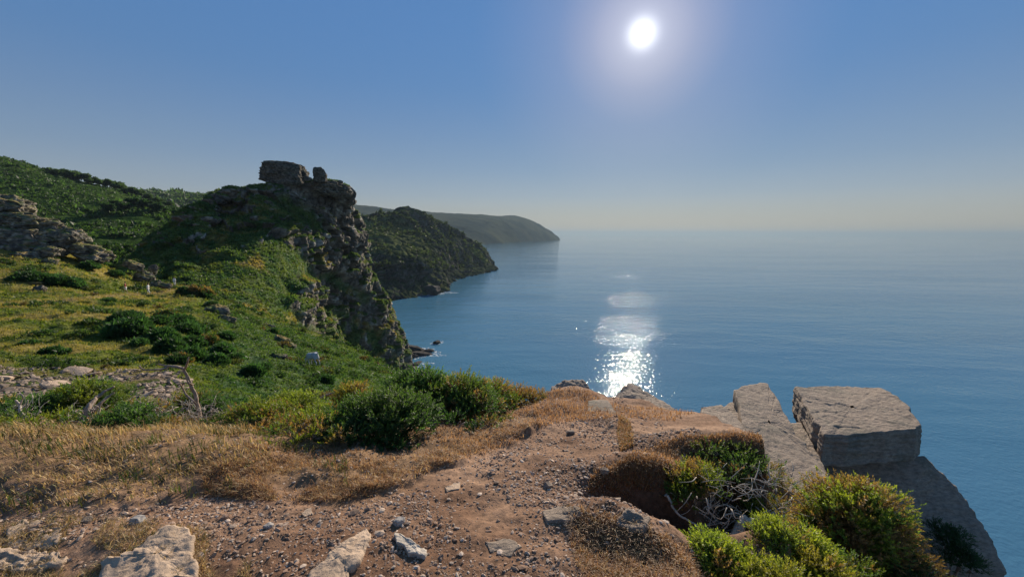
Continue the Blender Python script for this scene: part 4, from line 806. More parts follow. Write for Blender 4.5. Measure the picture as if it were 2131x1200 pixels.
# ------------------------------------------------------------ dead wood
def limb(name, spec, label, mat=M_wood, parts=None, cat='branch', group=None):
    """spec: list of (points [(px,py,Y)...], r0, r1)"""
    base = P(*spec[0][0][0]); t = empty(name, base, label, cat, group)
    for k, (pts, a, b) in enumerate(spec):
        v, q, tr = tube([P(*p)-base for p in pts], a, b, k+3, 9, n=max(10, len(pts)*7)); mesh_np('trunk' if k == 0 else 'branch', v, [q, tr], mat, parent=t)
    return t
Yt = 4.9
limb('dead_tree', [([(418, 905, Yt), (414, 865, Yt), (408, 825, Yt), (398, 795, Yt), (386, 768, Yt), (380, 763, Yt)], .027, .013), ([(386, 768, Yt), (365, 762, Yt), (345, 759, Yt+.1), (330, 756, Yt+.1)], .020, .009), ([(386, 766, Yt), (391, 752, Yt-.1), (394, 742, Yt-.1)], .014, .006),
     ([(352, 760, Yt+.1), (338, 768, Yt), (320, 770, Yt), (300, 770, Yt), (289, 761, Yt)], .013, .007), ([(338, 768, Yt), (330, 776, Yt), (322, 784, Yt)], .006, .003), ([(300, 770, Yt), (286, 773, Yt)], .005, .003), ([(404, 835, Yt), (388, 822, Yt+.1), (380, 805, Yt+.1), (376, 798, Yt)], .014, .006), ([(402, 800, Yt), (394, 796, Yt-.1), (391, 790, Yt)], .008, .004)],
     'bare forked dead tree bent over beside the pale scree', M_bark, cat='dead tree')
limb('dead_branch', [([(68, 890, 4.1), (56, 872, 4.15), (45, 860, 4.15), (42, 842, 4.2), (34, 832, 4.2)], .022, .010), ([(46, 850, 4.15), (56, 842, 4.15), (58, 832, 4.15)], .010, .005), ([(42, 842, 4.2), (48, 824, 4.2), (40, 816, 4.2)], .009, .004)], 'pale peeling stump branch at the left edge of the shrubs')
limb('snapped_tree', [([(172, 892, 4.2), (180, 855, 4.3), (196, 834, 4.4), (215, 818, 4.5), (240, 803, 4.6)], .038, .008), ([(185, 865, 4.3), (205, 842, 4.35), (225, 824, 4.45), (238, 815, 4.5)], .022, .006), ([(190, 878, 4.2), (205, 862, 4.2), (210, 842, 4.25)], .014, .006)], 'grey snapped trunk split into a blade shape under the scree', M_bark, cat='dead tree')
limb('bare_stem', [([(640, 868, 5.8), (652, 852, 5.8), (655, 838, 5.9), (672, 826, 6), (700, 815, 6), (712, 811, 6)], .022, .012)], 'bare curved stem lying over the gorse pad', M_bark)
limb('bare_stem', [([(590, 862, 5.2), (600, 842, 5.3), (630, 838, 5.5), (650, 824, 5.7), (664, 815, 5.8)], .018, .010)], 'bare stem rising from behind the gorse pad', M_bark)
limb('bare_stem', [([(638, 902, 4.9), (636, 885, 4.9), (640, 868, 5), (628, 858, 5)], .022, .016), ([(640, 868, 5), (665, 862, 5.2), (690, 868, 5.3), (712, 872, 5.3)], .014, .008), ([(637, 893, 4.9), (628, 885, 4.8)], .008, .004)], 'forked bare stem in the gap between two gorse pads', M_bark)
limb('bare_stem', [([(745, 880, 6.5), (735, 865, 6.6), (722, 858, 6.7), (700, 868, 6.7)], .014, .008), ([(735, 865, 6.6), (745, 850, 6.7), (742, 842, 6.8)], .012, .006)], 'bare stalks carrying the small gold tipped bush', M_bark)
limb('twisted_root', [([(1388, 1030, 2.75), (1394, 1042, 2.72), (1402, 1058, 2.68), (1420, 1074, 2.62), (1438, 1084, 2.58), (1456, 1096, 2.5), (1466, 1112, 2.45)], .010, .004), ([(1384, 1032, 2.75), (1392, 1024, 2.78), (1404, 1030, 2.76), (1400, 1044, 2.72)], .006, .003)], 'long pale twisted root hanging across the dark hollow')
RT = [([(1470, 1046, 2.9), (1490, 1052, 2.85), (1510, 1050, 2.85), (1528, 1056, 2.85)], .008, 'grey root crossing below the hanging green sprig'), ([(1505, 1072, 2.75), (1525, 1066, 2.75), (1540, 1070, 2.75), (1550, 1078, 2.8)], .008, 'short pale root above the bark stump'),
      ([(1498, 986, 3.2), (1510, 984, 3.2), (1523, 983, 3.2)], .005, 'thin pale twig in the dark gorse'), ([(1480, 1040, 2.9), (1486, 1028, 2.9), (1497, 1018, 2.95)], .007, 'forked orange twig above the grey root'),
      ([(1610, 1062, 3.0), (1625, 1056, 3.0), (1646, 1058, 3.05)], .007, 'pale twig reaching to the gold topped gorse'), ([(1576, 1056, 3.0), (1580, 1040, 3.05), (1574, 1022, 3.1)], .007, 'upright root behind the gorse tuft'), ([(1510, 1108, 2.55), (1530, 1112, 2.5), (1545, 1120, 2.45)], .005, 'thin root low in the hollow'),
      ([(1470, 1058, 2.7), (1480, 1070, 2.66), (1488, 1078, 2.62)], .006, 'short stub root right of the twisted root')]
for k, (pts, rr, lab) in enumerate(RT): limb('root', [(pts, rr, rr*.45)], lab, cat='root', group='bare roots in the hollow')
limb('gnarled_stump', [([(1530, 1130, 2.6), (1536, 1105, 2.65), (1545, 1085, 2.7), (1552, 1076, 2.75)], .045, .022), ([(1545, 1085, 2.7), (1570, 1078, 2.75), (1590, 1072, 2.85), (1612, 1062, 2.95)], .02, .009), ([(1550, 1090, 2.68), (1580, 1092, 2.7), (1600, 1080, 2.8)], .014, .006), ([(1560, 1085, 2.7), (1566, 1110, 2.6), (1575, 1140, 2.5)], .014, .008)], 'gnarled pale stump at the heart of the root tangle', M_wood, cat='stump')
limb('dead_twigs', [([(1565, 1165, 2.3), (1572, 1142, 2.32), (1582, 1130, 2.35)], .006, .003), ([(1572, 1142, 2.32), (1565, 1128, 2.35), (1572, 1118, 2.38)], .005, .002), ([(1570, 1150, 2.3), (1590, 1160, 2.25), (1606, 1156, 2.25)], .004, .002)], 'wiry dead twigs poking from the lime gorse')
# tangle of fine dead twigs among the left shrubs: uncountable
r = np.random.default_rng(88); tw = []
TZ = [((290, 440), (838, 895), 4.7, 260), ((140, 225), (850, 915), 4.2, 140), ((20, 90), (840, 890), 4.2, 60), ((440, 520), (850, 885), 4.7, 60), ((930, 1130), (880, 950), 4.4, 40), ((560, 720), (930, 985), 3.7, 40), ((1440, 1650), (990, 1115), 2.75, 190)]
for (a0, a1), (b0, b1), Y, n in TZ:
    for _ in range(n):
        p = P(r.uniform(a0, a1), r.uniform(b0, b1), Y+r.uniform(-.25, .25)); d1 = unit(r.normal(size=3)*np.array([1, .6, .8])+np.array([0, 0, .35])); d2 = unit(d1+r.normal(0, .7, 3)); l = r.uniform(.07, .22)
        tw.append(tube([p, p+d1*l*.5, p+(d1+d2)*l*.5], .0034*r.uniform(.5, 1.6), .0012, int(r.integers(1e6)), 4, n=7))
v, fl = join(tw); tag(mesh_np('dead_twig_litter', v, fl, M_wood), 'tangle of fine dead twigs between the bushes', None, kind='stuff')

# ------------------------------------------------------------ grass
def blades(name, x, y, hgt, wid, cols, label, seed, lean=(0, -.1), mat=M_grass, curl=.8, zoff=-.005):
    r = np.random.default_rng(seed); n = len(x); z = ground_z(x, y)+zoff; p = np.stack([x, y, z], -1); a = r.uniform(0, 6.283, n)
    h = hgt*r.uniform(.45, 1.25, n); b = np.stack([np.cos(a), np.sin(a), np.zeros(n)], -1)*r.uniform(.1, curl, n)[:, None]+np.array([lean[0], lean[1], 0]); s = np.stack([-np.sin(a+r.normal(0, .6, n)), np.cos(a), np.zeros(n)], -1)*(wid*r.uniform(.6, 1.3, n))[:, None]
    k1 = p+np.stack([b[:, 0]*.22, b[:, 1]*.22, np.full(n, .45)], -1)*h[:, None]; k2 = p+np.stack([b[:, 0]*.62, b[:, 1]*.62, np.full(n, .78)], -1)*h[:, None]; k3 = p+np.stack([b[:, 0]*1.1, b[:, 1]*1.1, np.full(n, .86)], -1)*h[:, None]
    v = np.stack([p-s, p+s, k1-s*.9, k1+s*.9, k2-s*.6, k2+s*.6, k3], 1).reshape(-1, 3); i = (np.arange(n)*7)[:, None]
    q = np.concatenate([i+np.array([0, 1, 3, 2]), i+np.array([2, 3, 5, 4])]); t = i+np.array([4, 5, 6])
    c = np.array(cols)[r.integers(0, len(cols), n)]*r.uniform(.7, 1.3, (n, 1)); c = np.repeat(c, 7, 0)
    return tag(mesh_np(name, v, [q, t], mat, col=c, smooth=False), label, None, kind='stuff')
STR = [(.44, .31, .15), (.36, .245, .12), (.56, .42, .23), (.26, .175, .085), (.18, .17, .06)]
RUS = [(.36, .20, .10), (.28, .15, .075), (.44, .27, .14), (.20, .115, .065)]
r = np.random.default_rng(5); n = 200000
x = r.uniform(-7.5, 1.3, n); y = r.uniform(2.0, 6.5, n); sd = edge_sd(x, y); px_ = CX+F*x/y; _, pyy = proj(np.stack([x, y, ground_z(x, y, False)], -1))
k = (sd > -.03+.08*r.random(n)) & (px_ > -250) & (px_ < 1140) & (.35+.9*noise(np.stack([x*1.5, y*1.5, x*0], -1), 61)+.4*noise(np.stack([x*5, y*5, x*0], -1), 62) > r.random(n)*1.1)
tall = sm(650-px_, 0, 250)*sm(y, 2.5, 3.1)
kk = k & (r.random(n) < .35+.65*sm(700-px_, 0, 300)); 
straw = kk & (px_ < 540+90*noise(np.stack([x*3, y*3, x*0], -1), 66)); blades('grass', x[straw], y[straw], .04+.055*tall[straw], .0016+.0004*y[straw], STR, 'tall straw coloured grass on the bank', 6, lean=(-.15, -.15))
rus = (kk & (px_ >= 480) & (r.random(n) < .95)) | (k & (px_ > 900) & (r.random(n) < .6)); blades('grass', x[rus], y[rus], np.full(rus.sum(), .042), .0017+.0004*y[rus], RUS, 'short trampled brown grass along the bank edge', 7, lean=(-.1, -.2), curl=1.3)
k = (sd > -.02) & (px_ < 700) & (noise(np.stack([x*2.2, y*3, x*0], -1), 71) > .12) & (r.random(n) < .33); blades('grass', x[k], y[k], np.full(k.sum(), .075), .0028, [(.06, .09, .025), (.10, .12, .035), (.12, .09, .04)], 'green grass tufts in the straw', 8)
# straw turf at bottom left and tufts round the humps
def inr(n, poly, Y0, Y1, s):
    r = np.random.default_rng(s); xs = [p[0] for p in poly]; ys = [p[1] for p in poly]; a = r.uniform(min(xs), max(xs), n); b = r.uniform(min(ys), max(ys), n); ok = inpoly(a, b, poly); a, b = a[ok], b[ok]
    Y = np.exp(np.linspace(math.log(Y0), math.log(Y1), 70)); ox = np.zeros(len(a)); oy = np.zeros(len(a))
    AA, BB = np.broadcast_arrays(a[:, None], b[:, None]); D = ray(a, b); pts = D[:, None]*(Y[None]/D[:, 1:2])[..., None]
    g = ground_z(pts[..., 0].ravel(), pts[..., 1].ravel(), False).reshape(len(a), -1); bl = pts[..., 2] <= g; ix = np.where(bl.any(1), bl.argmax(1), len(Y)-1); j = np.arange(len(a))
    yy = Y[ix]*r.uniform(1/1.012, 1.0, len(a)); return D[:, 0]*yy/D[:, 1], yy
bx_, by_ = inr(46000, [(400, 950), (520, 925), (620, 950), (720, 975), (900, 935), (1000, 905), (1090, 862), (1130, 850), (1120, 880), (1010, 935), (950, 962), (830, 1005), (740, 1035), (560, 1042), (430, 1025)], 2, 5, 31)
k = noise(np.stack([bx_*3, by_*4, bx_*0], -1), 64) > -.35+.3*r.random(len(bx_)); blades('grass', bx_[k], by_[k], np.full(k.sum(), .038), .0018, RUS+STR[1:3]+[(.16, .10, .06)], 'matted brown grass and litter on the bank below the bushes', 33, lean=(-.1, -.25), curl=1.5)
gravel('litter', 5000, lambda x, y: (edge_sd(x, y) > -.02) & (edge_sd(x, y) < 1.6), lambda r, n, y: r.gamma(1.5, .0018, n)*(1+.12*y)+.0015, M_pebble, 8, 'crumbs of earth and stone on the bank', 1.9, 5, (-3.2, 1.2), PC)
x, y = inr(15000, [(-40, 1095), (120, 1075), (330, 1085), (420, 1105), (520, 1180), (520, 1260), (-40, 1260)], 1.2, 3, 1); k = noise(np.stack([x*4, y*4, x*0], -1), 63) > -.25; blades('grass', x[k], y[k], np.full(k.sum(), .032), .0016, STR, 'flattened straw turf at the bottom left', 9, lean=(.25, .25), curl=1.5)
x, y = inr(16000, [(1180, 1050), (1300, 1075), (1420, 1130), (1520, 1160), (1500, 1260), (1230, 1260), (1190, 1150)], 1.2, 3.2, 2); blades('grass', x, y, np.full(len(x), .035), .0016, RUS+STR[:1], 'matted rust brown turf on the hump', 10, curl=1.5)
x, y = inr(20000, [(1230, 995), (1320, 945), (1420, 905), (1560, 900), (1650, 930), (1640, 985), (1500, 1000), (1400, 1000), (1330, 1020), (1220, 1030)], 2, 5, 3); blades('heather', x, y, np.full(len(x), .045), .002, RUS+[(.30, .17, .06)], 'rusty heather cap over the hollow', 11, curl=.9)
x, y = inr(9000, [(1110, 850), (1150, 805), (1230, 815), (1260, 840), (1400, 850), (1450, 860), (1400, 872), (1300, 870), (1120, 885)], 3, 7, 4); blades('grass', x, y, np.full(len(x), .055), .003, RUS, 'dry grass fringe along the cliff brink', 12, curl=.9)
x, y = inr(2500, [(1288, 870), (1312, 885), (1318, 930), (1290, 945), (1284, 905)], 3, 7, 5); blades('grass', x, y, np.full(len(x), .06), .0025, RUS+[(.2, .15, .04)], 'grass strip beside the cracked slab', 13)
# ------------------------------------------------------------ bracken and turf clumps on the slopes
def scatter_tri(v, f, wgt, n, r):
    a, b, c, d = (v[f[:, k]] for k in range(4)); ar = .5*np.linalg.norm(np.cross(c-a, d-b), axis=1)*wgt; cum = np.cumsum(ar); k = np.searchsorted(cum, r.random(n)*cum[-1]); k = np.minimum(k, len(f)-1)
    u, w_ = r.random((2, n, 1)); return (a[k]*(1-u)+b[k]*u)*(1-w_)+(d[k]*(1-u)+c[k]*u)*w_, k
r = np.random.default_rng(9)
def qvis(px, py): return (px > -260) & (px < 1250) & (py < 1000)
hs = (mid >= 8.5) & kf & (gv[fk[:, 0], 2] > -60); hf = fk[hs]; fx, fy = qx[hf[:, 0]], qy[hf[:, 0]]; hy = gv[hf[:, 0], 1]
wg = qvis(fx, fy)*(1/np.clip(hy, 9, 200)**1.35); p, k = scatter_tri(gv, hf, wg, 135000, r); c0 = gcol[hf[k, 0]]; isb = (c0[:, 1] > c0[:, 0]*1.15)
R = (.035+.0028*p[:, 1])*r.uniform(.6, 1.4, len(p)); cc = np.clip(c0*1.0, 0, 1); sel = inp_scree(fx[k], p[:, 1]) < .5
for nm, m, nl, up, lab in (('bracken', isb & sel, 6, .3, 'green bracken covering the near slope'), ('turf_grass', ~isb & sel, 5, 1.0, 'ochre and green rough grass of the near slope')):
    v, fc, kk = leafcloud(p[m]-np.array([0, 0, .3])*R[m, None], R[m], nl, 1.0 if nm == 'bracken' else 1.2, .38 if nm == 'bracken' else .16, r, cc[m], up=up)
    tag(mesh_np(nm, v, fc, M_leaf, col=kk, smooth=False), lab, None, kind='stuff')
r = np.random.default_rng(19); m_ = (fx < 860) & (fy > 540); p, k = scatter_tri(gv, hf, wg*m_*np.clip(hy, 9, 200)**.5, 5200, r)
dn = fbm(p, 5, 3, 91)+.35*fbm(p, 1.5, 2, 92); p = p[(dn > .2) & (inp_scree(CX+F*p[:, 0]/p[:, 1], p[:, 1]) < .3)][:1700]
cs = (.16+.008*p[:, 1])*r.uniform(.5, 1.5, len(p)); nq = 26; d = unit(r.normal(size=(len(p), nq, 3))); d[..., 2] = np.abs(d[..., 2])*.75
c = (p[:, None]+d*cs[:, None, None]*r.uniform(.5, 1, (len(p), nq, 1))).reshape(-1, 3); RR = np.repeat(cs*.3, nq); base_ = np.array([[.030, .058, .020], [.045, .075, .024], [.06, .07, .024], [.09, .065, .032]])[r.choice(4, len(p), p=[.45, .33, .14, .08])]
v, fc, kk = leafcloud(c, RR, 5, 1.0, .35, r, np.repeat(base_, nq, 0), up=.3); tag(mesh_np('undergrowth', v, fc, M_leaf, col=kk, smooth=False), 'low rough scrub through the bracken and grass', None, kind='stuff')
cf = gridf(nvc, nuc); wv = (CL_flat > .45)[cf[:, 0]]*(CL_n[cf[:, 0], 2] > .15); cfx, cfy = cqx[cf[:, 0]], cqy[cf[:, 0]]; wv = wv*(CL_v[cf[:, 0], 2] > -70)*qvis(cfx, cfy)*(np.arange(len(cf)) < (nvc*.78)*nuc)
p, k = scatter_tri(CL_v, cf, wv, 70000, r); R = .32*r.uniform(.5, 1.4, len(p)); v, fc, kk = leafcloud(p, R, 6, 1.0, .4, r, ccol[cf[k, 0]], up=.3)
tag(mesh_np('bracken', v, fc, M_leaf, col=kk, smooth=False), 'bracken and grass on the crag terraces', None, kind='stuff')

# ------------------------------------------------------------ trees of the valley side
def tree(p, w, h, label, seed, group, col=np.array([.035, .062, .022])):
    r = np.random.default_rng(seed); t = empty('tree', p-np.array([0, 0, .5]), label, 'tree', group); lob = r.normal(0, 1, (7, 3))*np.array([w*.22, w*.22, h*.13])+np.array([0, 0, h*.62]); n = 620
    k = r.integers(0, 7, n); d = unit(r.normal(size=(n, 3))); c = lob[k]+d*np.array([w*.27, w*.27, h*.25])*r.uniform(.5, 1, (n, 1)); cc = mix(col*.8, col*1.8, r.random(n)*.5+.5*(k % 3)/2)
    v, f, kk = leafcloud(c, np.full(n, .085*w)*r.uniform(.6, 1.3, n), 5, 1., .45, r, cc); mesh_np('crown', v, f, M_leaf, parent=t, col=kk, smooth=False)
    parts = [tube([(0, 0, -1), (r.uniform(-.05, .05)*w, 0, h*.3), (r.uniform(-.1, .1)*w, r.uniform(-.1, .1)*w, h*.75)], .04*w, .012*w, seed, 7)]+[tube([(0, 0, h*.3), lob[q]*.6+np.array([0, 0, h*.15]), lob[q]], .018*w, .006*w, q, 5) for q in range(5)]
    vv, fl = join(parts); mesh_np('trunk', vv, fl, M_trunk, parent=t)
bpy.context.view_layer.update(); dg = bpy.context.evaluated_depsgraph_get()
def hitobj(o, px, py):
    d = Vector([float(q) for q in ray(px, py)]).normalized(); ok, loc, nn, i = o.ray_cast(Vector((0, 0, 0)), d, distance=1e5); return np.array(loc) if ok else None
ORD = 'first second third fourth fifth sixth seventh eighth ninth tenth eleventh twelfth thirteenth fourteenth fifteenth sixteenth seventeenth eighteenth nineteenth twentieth'.split()
sk_ = [(118, 361), (132, 364), (147, 366), (163, 370), (176, 373), (190, 384), (203, 382), (216, 386), (229, 389), (242, 393), (254, 397), (268, 404), (282, 407), (296, 411), (312, 417), (328, 423), (345, 431), (362, 440)]
for k, (a, b) in enumerate(sk_):
    h_ = None
    for dy in range(0, 40, 2):
        h_ = hitobj(valley, a, b+dy)
        if h_ is not None: break
    if h_ is None: continue
    s = [8, 9, 10, 10, 9, 7, 8, 8, 9, 8, 9, 8, 8, 8, 8, 7, 7, 7][k]
    tree(h_, s*1.5, s*1.05, 'dark windblown tree on the valley skyline, %s from the left' % ORD[k], 500+k, 'trees along the valley skyline')
hd_ = [(225, 440), (238, 434), (250, 430), (262, 432), (276, 424), (288, 423), (300, 427), (312, 430), (325, 436), (338, 437), (352, 438), (364, 442), (376, 447), (386, 452)]
for k, (a, b) in enumerate(hd_):
    h_ = hitobj(valley, a, b+6)
    if h_ is not None: tree(h_, 10, 7, 'round dark tree in the hedge line below the skyline, %s from the left' % ORD[k], 540+k, 'trees of the valley hedge line', np.array([.022, .045, .018]))
# scrub over the valley sides and headlands (uncountable)
def scrub(obj, n, px0, px1, py0, py1, R0, label, seed, col, thr=-.2):
    r = np.random.default_rng(seed); me = obj.data; N_ = len(me.vertices); v = np.empty(N_*3, np.float32); me.vertices.foreach_get('co', v); v = v.reshape(-1, 3).astype(float); px, py = proj(v)
    m = (px > px0) & (px < px1) & (py > py0) & (py < py1) & (v[:, 2] > SEA+4) & (fbm(v, 40, 3, seed) > thr); idx = np.where(m)[0]; w_ = v[idx, 1]; idx = r.choice(idx, min(n, len(idx)*2)); p = v[idx]+r.normal(0, .7, (len(idx), 3))
    R = R0*r.gamma(4, .25, len(p)); cc = np.array(col)*r.uniform(.6, 1.6, (len(p), 1)); a, f, k = leafcloud(p, R, 8, .9, .5, r, cc, up=.2)
    tag(mesh_np('scrub', a, f, M_leaf, col=k, smooth=False), label, None, kind='stuff')
scrub(valley, 16000, -80, 470, 330, 560, .95, 'bracken and scrub on the valley side', 601, (.035, .065, .02))
scrub(bpy.data.objects['headland'], 3500, 735, 1010, 440, 560, 1.8, 'scrub on the nearer headland', 602, (.028, .040, .022), -.1)
scrub(bpy.data.objects['hills.001'], 5000, 240, 480, 395, 480, 4.5, 'woodland on the farther valley side', 603, (.035, .06, .025), -.9)
# ============================================================ walkers and goat
def skin(name, J, E_, mat, parent=None, sub=2, loc=None, root=0):
    me = bpy.data.meshes.new(name); me.from_pydata([j[:3] for j in J], E_, []); o = bpy.data.objects.new(name, me); C.objects.link(o); me.materials.append(mat)
    m = o.modifiers.new('skin', 'SKIN'); m.use_smooth_shade = True; s = o.modifiers.new('sub', 'SUBSURF'); s.levels = s.render_levels = sub
    for k, j in enumerate(J):
        r = j[3]; me.skin_vertices[0].data[k].radius = (r, j[4] if len(j) > 4 else r)
    me.skin_vertices[0].data[root].use_root = True
    if parent: o.parent = parent
    if loc is not None: o.location = loc
    return o
def plain(name, c, rough=.85):
    m = surf_mat(name, base=c, nscale=12, namp=.12, bump=.2, bscale=30, bdist=.005, rough=rough); return m
M_skin = plain('skin', (.45, .27, .19)); M_white = plain('white_cloth', (.78, .77, .74)); M_red = plain('maroon_cloth', (.22, .045, .04)); M_hair = plain('brown_hair', (.06, .035, .02)); M_grey = plain('grey_cloth', (.62, .62, .62)); M_boot = plain('boot_leather', (.08, .05, .035))
M_fleece = plain('goat_hair', (.46, .46, .46)); M_horn = plain('horn', (.12, .09, .07))
def person(p, yaw, H, top, legs, longsleeve, longleg, label, step=.24, bend=.0):
    z = H/1.75; t = empty('person', p, label, 'person', 'walkers on the contour path'); t.rotation_euler = (0, 0, yaw)
    lean = bend
    J = [(0, 0, .93, .135, .10), (0, lean*.3, 1.12, .12, .09), (0, lean*.8, 1.34, .155, .10), (0, lean, 1.47, .055), (0, lean+.02, 1.55, .06), (0, lean+.04, 1.66, .098, .085), (0, lean+.04, 1.73, .07),
         (.17, lean*.8, 1.40, .055), (.23, lean*.6-.05, 1.13, .042), (.22, lean*.6+.08, .90, .032), (.22, lean*.6+.13, .82, .03),
         (-.17, lean*.8, 1.40, .055), (-.23, lean*.6+.05, 1.13, .042), (-.21, lean*.6-.10, .91, .032), (-.21, lean*.6-.14, .83, .03),
         (.09, .0, .86, .085), (.10, step*.6, .48, .058), (.10, step, .09, .042), (.10, step+.14, .04, .04), (-.09, 0, .86, .085), (-.10, -step*.3, .48, .058), (-.10, -step, .09, .042), (-.10, -step+.14, .04, .04)]
    J = [tuple(q*z for q in j) for j in J]; Ed = [(0, 1), (1, 2), (2, 3), (3, 4), (4, 5), (5, 6), (2, 7), (7, 8), (8, 9), (9, 10), (2, 11), (11, 12), (12, 13), (13, 14), (0, 15), (15, 16), (16, 17), (17, 18), (0, 19), (19, 20), (20, 21), (21, 22)]
    skin('body', J, Ed, M_skin, t)
    g = 1.16
    def sub(name, ids, ed, mat, grow=g, tr=None):
        m = {a: i for i, a in enumerate(ids)}; JJ = [tuple(J[a][:3])+tuple(q*grow+.008 for q in J[a][3:]) for a in ids]
        if tr: JJ = [tr(a, j) for a, j in zip(ids, JJ)]
        return skin(name, JJ, [(m[a], m[b]) for a, b in ed], mat, t)
    arm = [8, 12]+([9, 13] if longsleeve else []); ids = [0, 1, 2, 7, 11]+arm; ed = [(0, 1), (1, 2), (2, 7), (7, 8), (2, 11), (11, 12)]+([(8, 9), (12, 13)] if longsleeve else []); sub('shirt', ids, ed, top)
    ids = [0, 15, 16, 19, 20]+([17, 21] if longleg else []); ed = [(0, 15), (15, 16), (0, 19), (19, 20)]+([(16, 17), (20, 21)] if longleg else []); sub('trousers', ids, ed, legs, 1.22)
    for a, b in ((17, 18), (21, 22)): sub('shoe', [a, b], [(a, b)], M_boot, 1.1)
    v, f = ICO[3]; h = v*np.array([.108, .115, .105])*z; h[:, 2] = np.where(h[:, 2] < -.02, -.02+h[:, 2]*.2, h[:, 2]); o = mesh_np('hair', h+np.array([0, lean+.015, 1.70])*z, f, M_hair, parent=t)
    return t
def gp(px, py): g = G(px, py, 20); return g
a = gp(262, 611); person(a, math.radians(-60), 1.75, M_red, M_white, False, False, 'walker in a maroon top and white shorts on the path', bend=.05)
a = gp(309, 611); person(a, math.radians(-80), 1.78, M_grey, M_white, True, True, 'walker all in white striding behind the maroon one', step=.27, bend=.08)
h_ = gp(364, 594); person(h_, math.radians(20), 1.7, M_white, M_white, True, True, 'small distant figure in white where the path bends', step=.05)

g = gp(654, 768); g[2] = float(ground_z([g[0]], [g[1]])[0])
g[2] += .3
t = empty('goat', g, 'grey white feral goat grazing on the bracken slope', 'goat'); t.rotation_euler = (0, .18, math.radians(150)); t.scale = (1.25,)*3
J = [(-.42, 0, .72, .17, .19), (-.12, 0, .70, .20, .22), (.22, 0, .70, .20, .23), (.42, 0, .74, .13, .17), (.60, 0, .62, .085), (.72, 0, .46, .075), (.84, 0, .32, .05), (.92, 0, .24, .035), (-.58, 0, .80, .05), (-.64, 0, .88, .025),
     (-.46, .12, .50, .085), (-.40, .13, .38, .045), (-.52, .13, .24, .028), (-.49, .13, .03, .03), (-.46, -.12, .50, .085), (-.36, -.13, .38, .045), (-.48, -.13, .24, .028), (-.45, -.13, .03, .03),
     (.34, .11, .48, .065), (.33, .11, .27, .03), (.32, .11, .03, .028), (.34, -.11, .48, .065), (.40, -.11, .27, .03), (.40, -.11, .03, .028), (.76, .08, .50, .022), (.72, .15, .46, .012), (.76, -.08, .50, .022), (.72, -.15, .46, .012)]
skin('body', J, [(0, 1), (1, 2), (2, 3), (3, 4), (4, 5), (5, 6), (6, 7), (0, 8), (8, 9), (0, 10), (10, 11), (11, 12), (12, 13), (0, 14), (14, 15), (15, 16), (16, 17), (2, 18), (18, 19), (19, 20), (2, 21), (21, 22), (22, 23), (5, 24), (24, 25), (5, 26), (26, 27)], M_fleece, t, root=1)
for s in (1, -1):
    v, q, tr = tube([(.72, .04*s, .52), (.66, .07*s, .64), (.55, .10*s, .68), (.46, .14*s, .62)], .022, .006, 3, 7); mesh_np('horn', v, [q, tr], M_horn, parent=t)
# ============================================================ camera, sky, sun
cam = bpy.data.cameras.new('camera'); cam.sensor_width = 36; cam.lens = 36*F/2131; cam.clip_start = .05; cam.clip_end = 120000
co = bpy.data.objects.new('camera', cam); C.objects.link(co); co.matrix_world = Matrix([list(map(float, r)) for r in RM]).to_4x4()
bpy.context.scene.camera = co
SD = ray(1337, 70); SD = SD/np.linalg.norm(SD); el = math.asin(SD[2]); az = math.atan2(SD[0], SD[1])
w = bpy.data.worlds.new('World'); bpy.context.scene.world = w; w.use_nodes = True; nt = w.node_tree; nt.nodes.clear(); L = nt.links.new
out = N(nt, 'ShaderNodeOutputWorld'); bg = N(nt, 'ShaderNodeBackground', i_Strength=SKY)
sk = N(nt, 'ShaderNodeTexSky', sky_type='NISHITA', sun_disc=False); sk.sun_elevation = el; sk.sun_rotation = az; sk.altitude = 80; sk.air_density = AIR; sk.dust_density = DUST; sk.ozone_density = OZ
# the visible sun and its aureole belong to the sky: light by angle from the sun's direction
tc = N(nt, 'ShaderNodeTexCoord'); dt = N(nt, 'ShaderNodeVectorMath', operation='DOT_PRODUCT'); dt.inputs[1].default_value = tuple(map(float, SD)); nm = N(nt, 'ShaderNodeVectorMath', operation='NORMALIZE')
L(tc.outputs['Generated'], nm.inputs[0]); L(nm.outputs[0], dt.inputs[0])
ac = N(nt, 'ShaderNodeMath', operation='ARCCOSINE', use_clamp=False); L(dt.outputs['Value'], ac.inputs[0])
rp = N(nt, 'ShaderNodeMapRange'); rp.inputs['From Max'].default_value = math.radians(20); L(ac.outputs[0], rp.inputs[0])
cr = N(nt, 'ShaderNodeValToRGB'); L(rp.outputs[0], cr.inputs[0]); e = cr.color_ramp; e.interpolation = 'B_SPLINE'
stops = [(0, (5, 4.9, 4.6)), (.006, (5, 4.9, 4.6)), (.052, (.55, .44, .34)), (.16, (.42, .29, .17)), (.30, (.24, .145, .06)), (.50, (.085, .045, .012)), (1, (0, 0, 0))]
while len(e.elements) < len(stops): e.elements.new(.5)
for q, (a, c) in zip(e.elements, stops): q.position = a; q.color = (*c, 1)
sc = N(nt, 'ShaderNodeVectorMath', operation='SCALE'); sc.inputs['Scale'].default_value = GLOW/SKY; L(cr.outputs[0], sc.inputs[0])
tn = N(nt, 'ShaderNodeVectorMath', operation='MULTIPLY'); tn.inputs[1].default_value = SKYT; L(sk.outputs[0], tn.inputs[0])
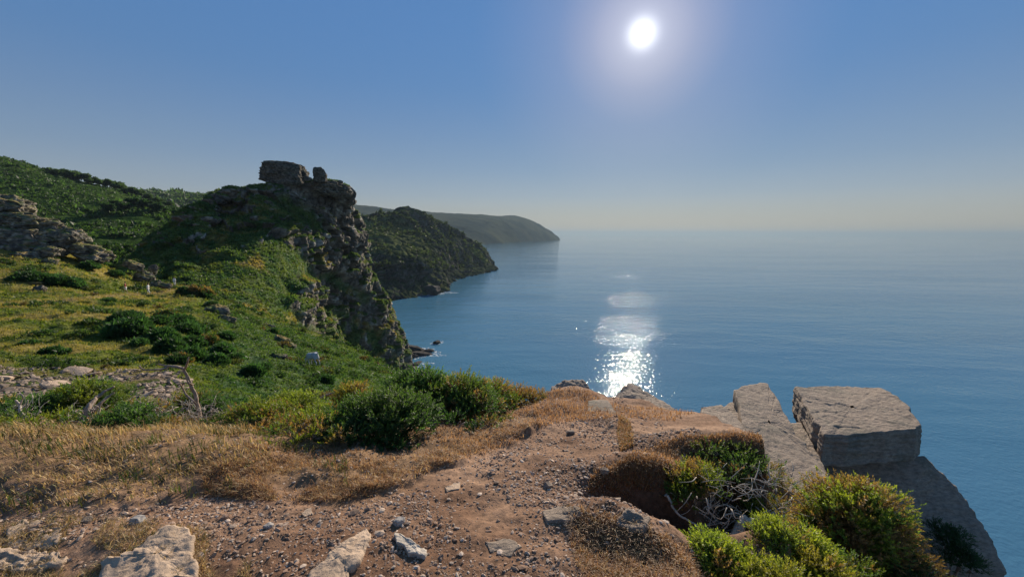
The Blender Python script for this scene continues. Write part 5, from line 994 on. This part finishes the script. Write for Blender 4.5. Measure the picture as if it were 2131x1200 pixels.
sx = N(nt, 'ShaderNodeSeparateXYZ'); L(nm.outputs[0], sx.inputs[0]); er = N(nt, 'ShaderNodeValToRGB'); L(sx.outputs[2], er.inputs[0])   # band of moist air above the sea
st_ = SKRAMP
while len(er.color_ramp.elements) < len(st_): er.color_ramp.elements.new(.5)
for q, (a, c) in zip(er.color_ramp.elements, st_): q.position = a; q.color = (*c, 1)
L(er.outputs[0], tn.inputs[1])
ad = N(nt, 'ShaderNodeVectorMath', operation='ADD'); L(tn.outputs[0], ad.inputs[0]); L(sc.outputs[0], ad.inputs[1])
sb = N(nt, 'ShaderNodeValToRGB'); L(sx.outputs[2], sb.inputs[0])
while len(sb.color_ramp.elements) < len(SKBASE): sb.color_ramp.elements.new(.5)
sb.color_ramp.interpolation = 'B_SPLINE'
for q, (a, c) in zip(sb.color_ramp.elements, SKBASE): q.position = a; q.color = (*c, 1)
ss = N(nt, 'ShaderNodeVectorMath', operation='SCALE'); ss.inputs['Scale'].default_value = 13.66; L(sb.outputs[0], ss.inputs[0])
ae = N(nt, 'ShaderNodeVectorMath', operation='ADD'); L(ad.outputs[0], ae.inputs[0]); L(ss.outputs[0], ae.inputs[1])
L(ae.outputs[0], bg.inputs[0]); L(bg.outputs[0], out.inputs[0])
sl = bpy.data.lights.new('sun', 'SUN'); sl.energy = SUN; sl.angle = math.radians(.5); sl.color = (1, .88, .72)
so = bpy.data.objects.new('sun', sl); C.objects.link(so); so.rotation_euler = Vector([float(q) for q in -SD]).to_track_quat('-Z', 'Y').to_euler()
sc_ = bpy.context.scene
sc_.view_settings.view_transform = 'Standard'; sc_.view_settings.look = 'None'; sc_.view_settings.exposure = EXPO; sc_.view_settings.gamma = 1
sc_.render.engine = 'CYCLES'; cy = sc_.cycles
cy.use_denoising = True; cy.denoiser = 'OPENIMAGEDENOISE'; cy.max_bounces = 5; cy.diffuse_bounces = 2; cy.glossy_bounces = 2; cy.transmission_bounces = 3; cy.volume_bounces = 0; cy.transparent_max_bounces = 4
cy.sample_clamp_indirect = 4; cy.sample_clamp_direct = CLD
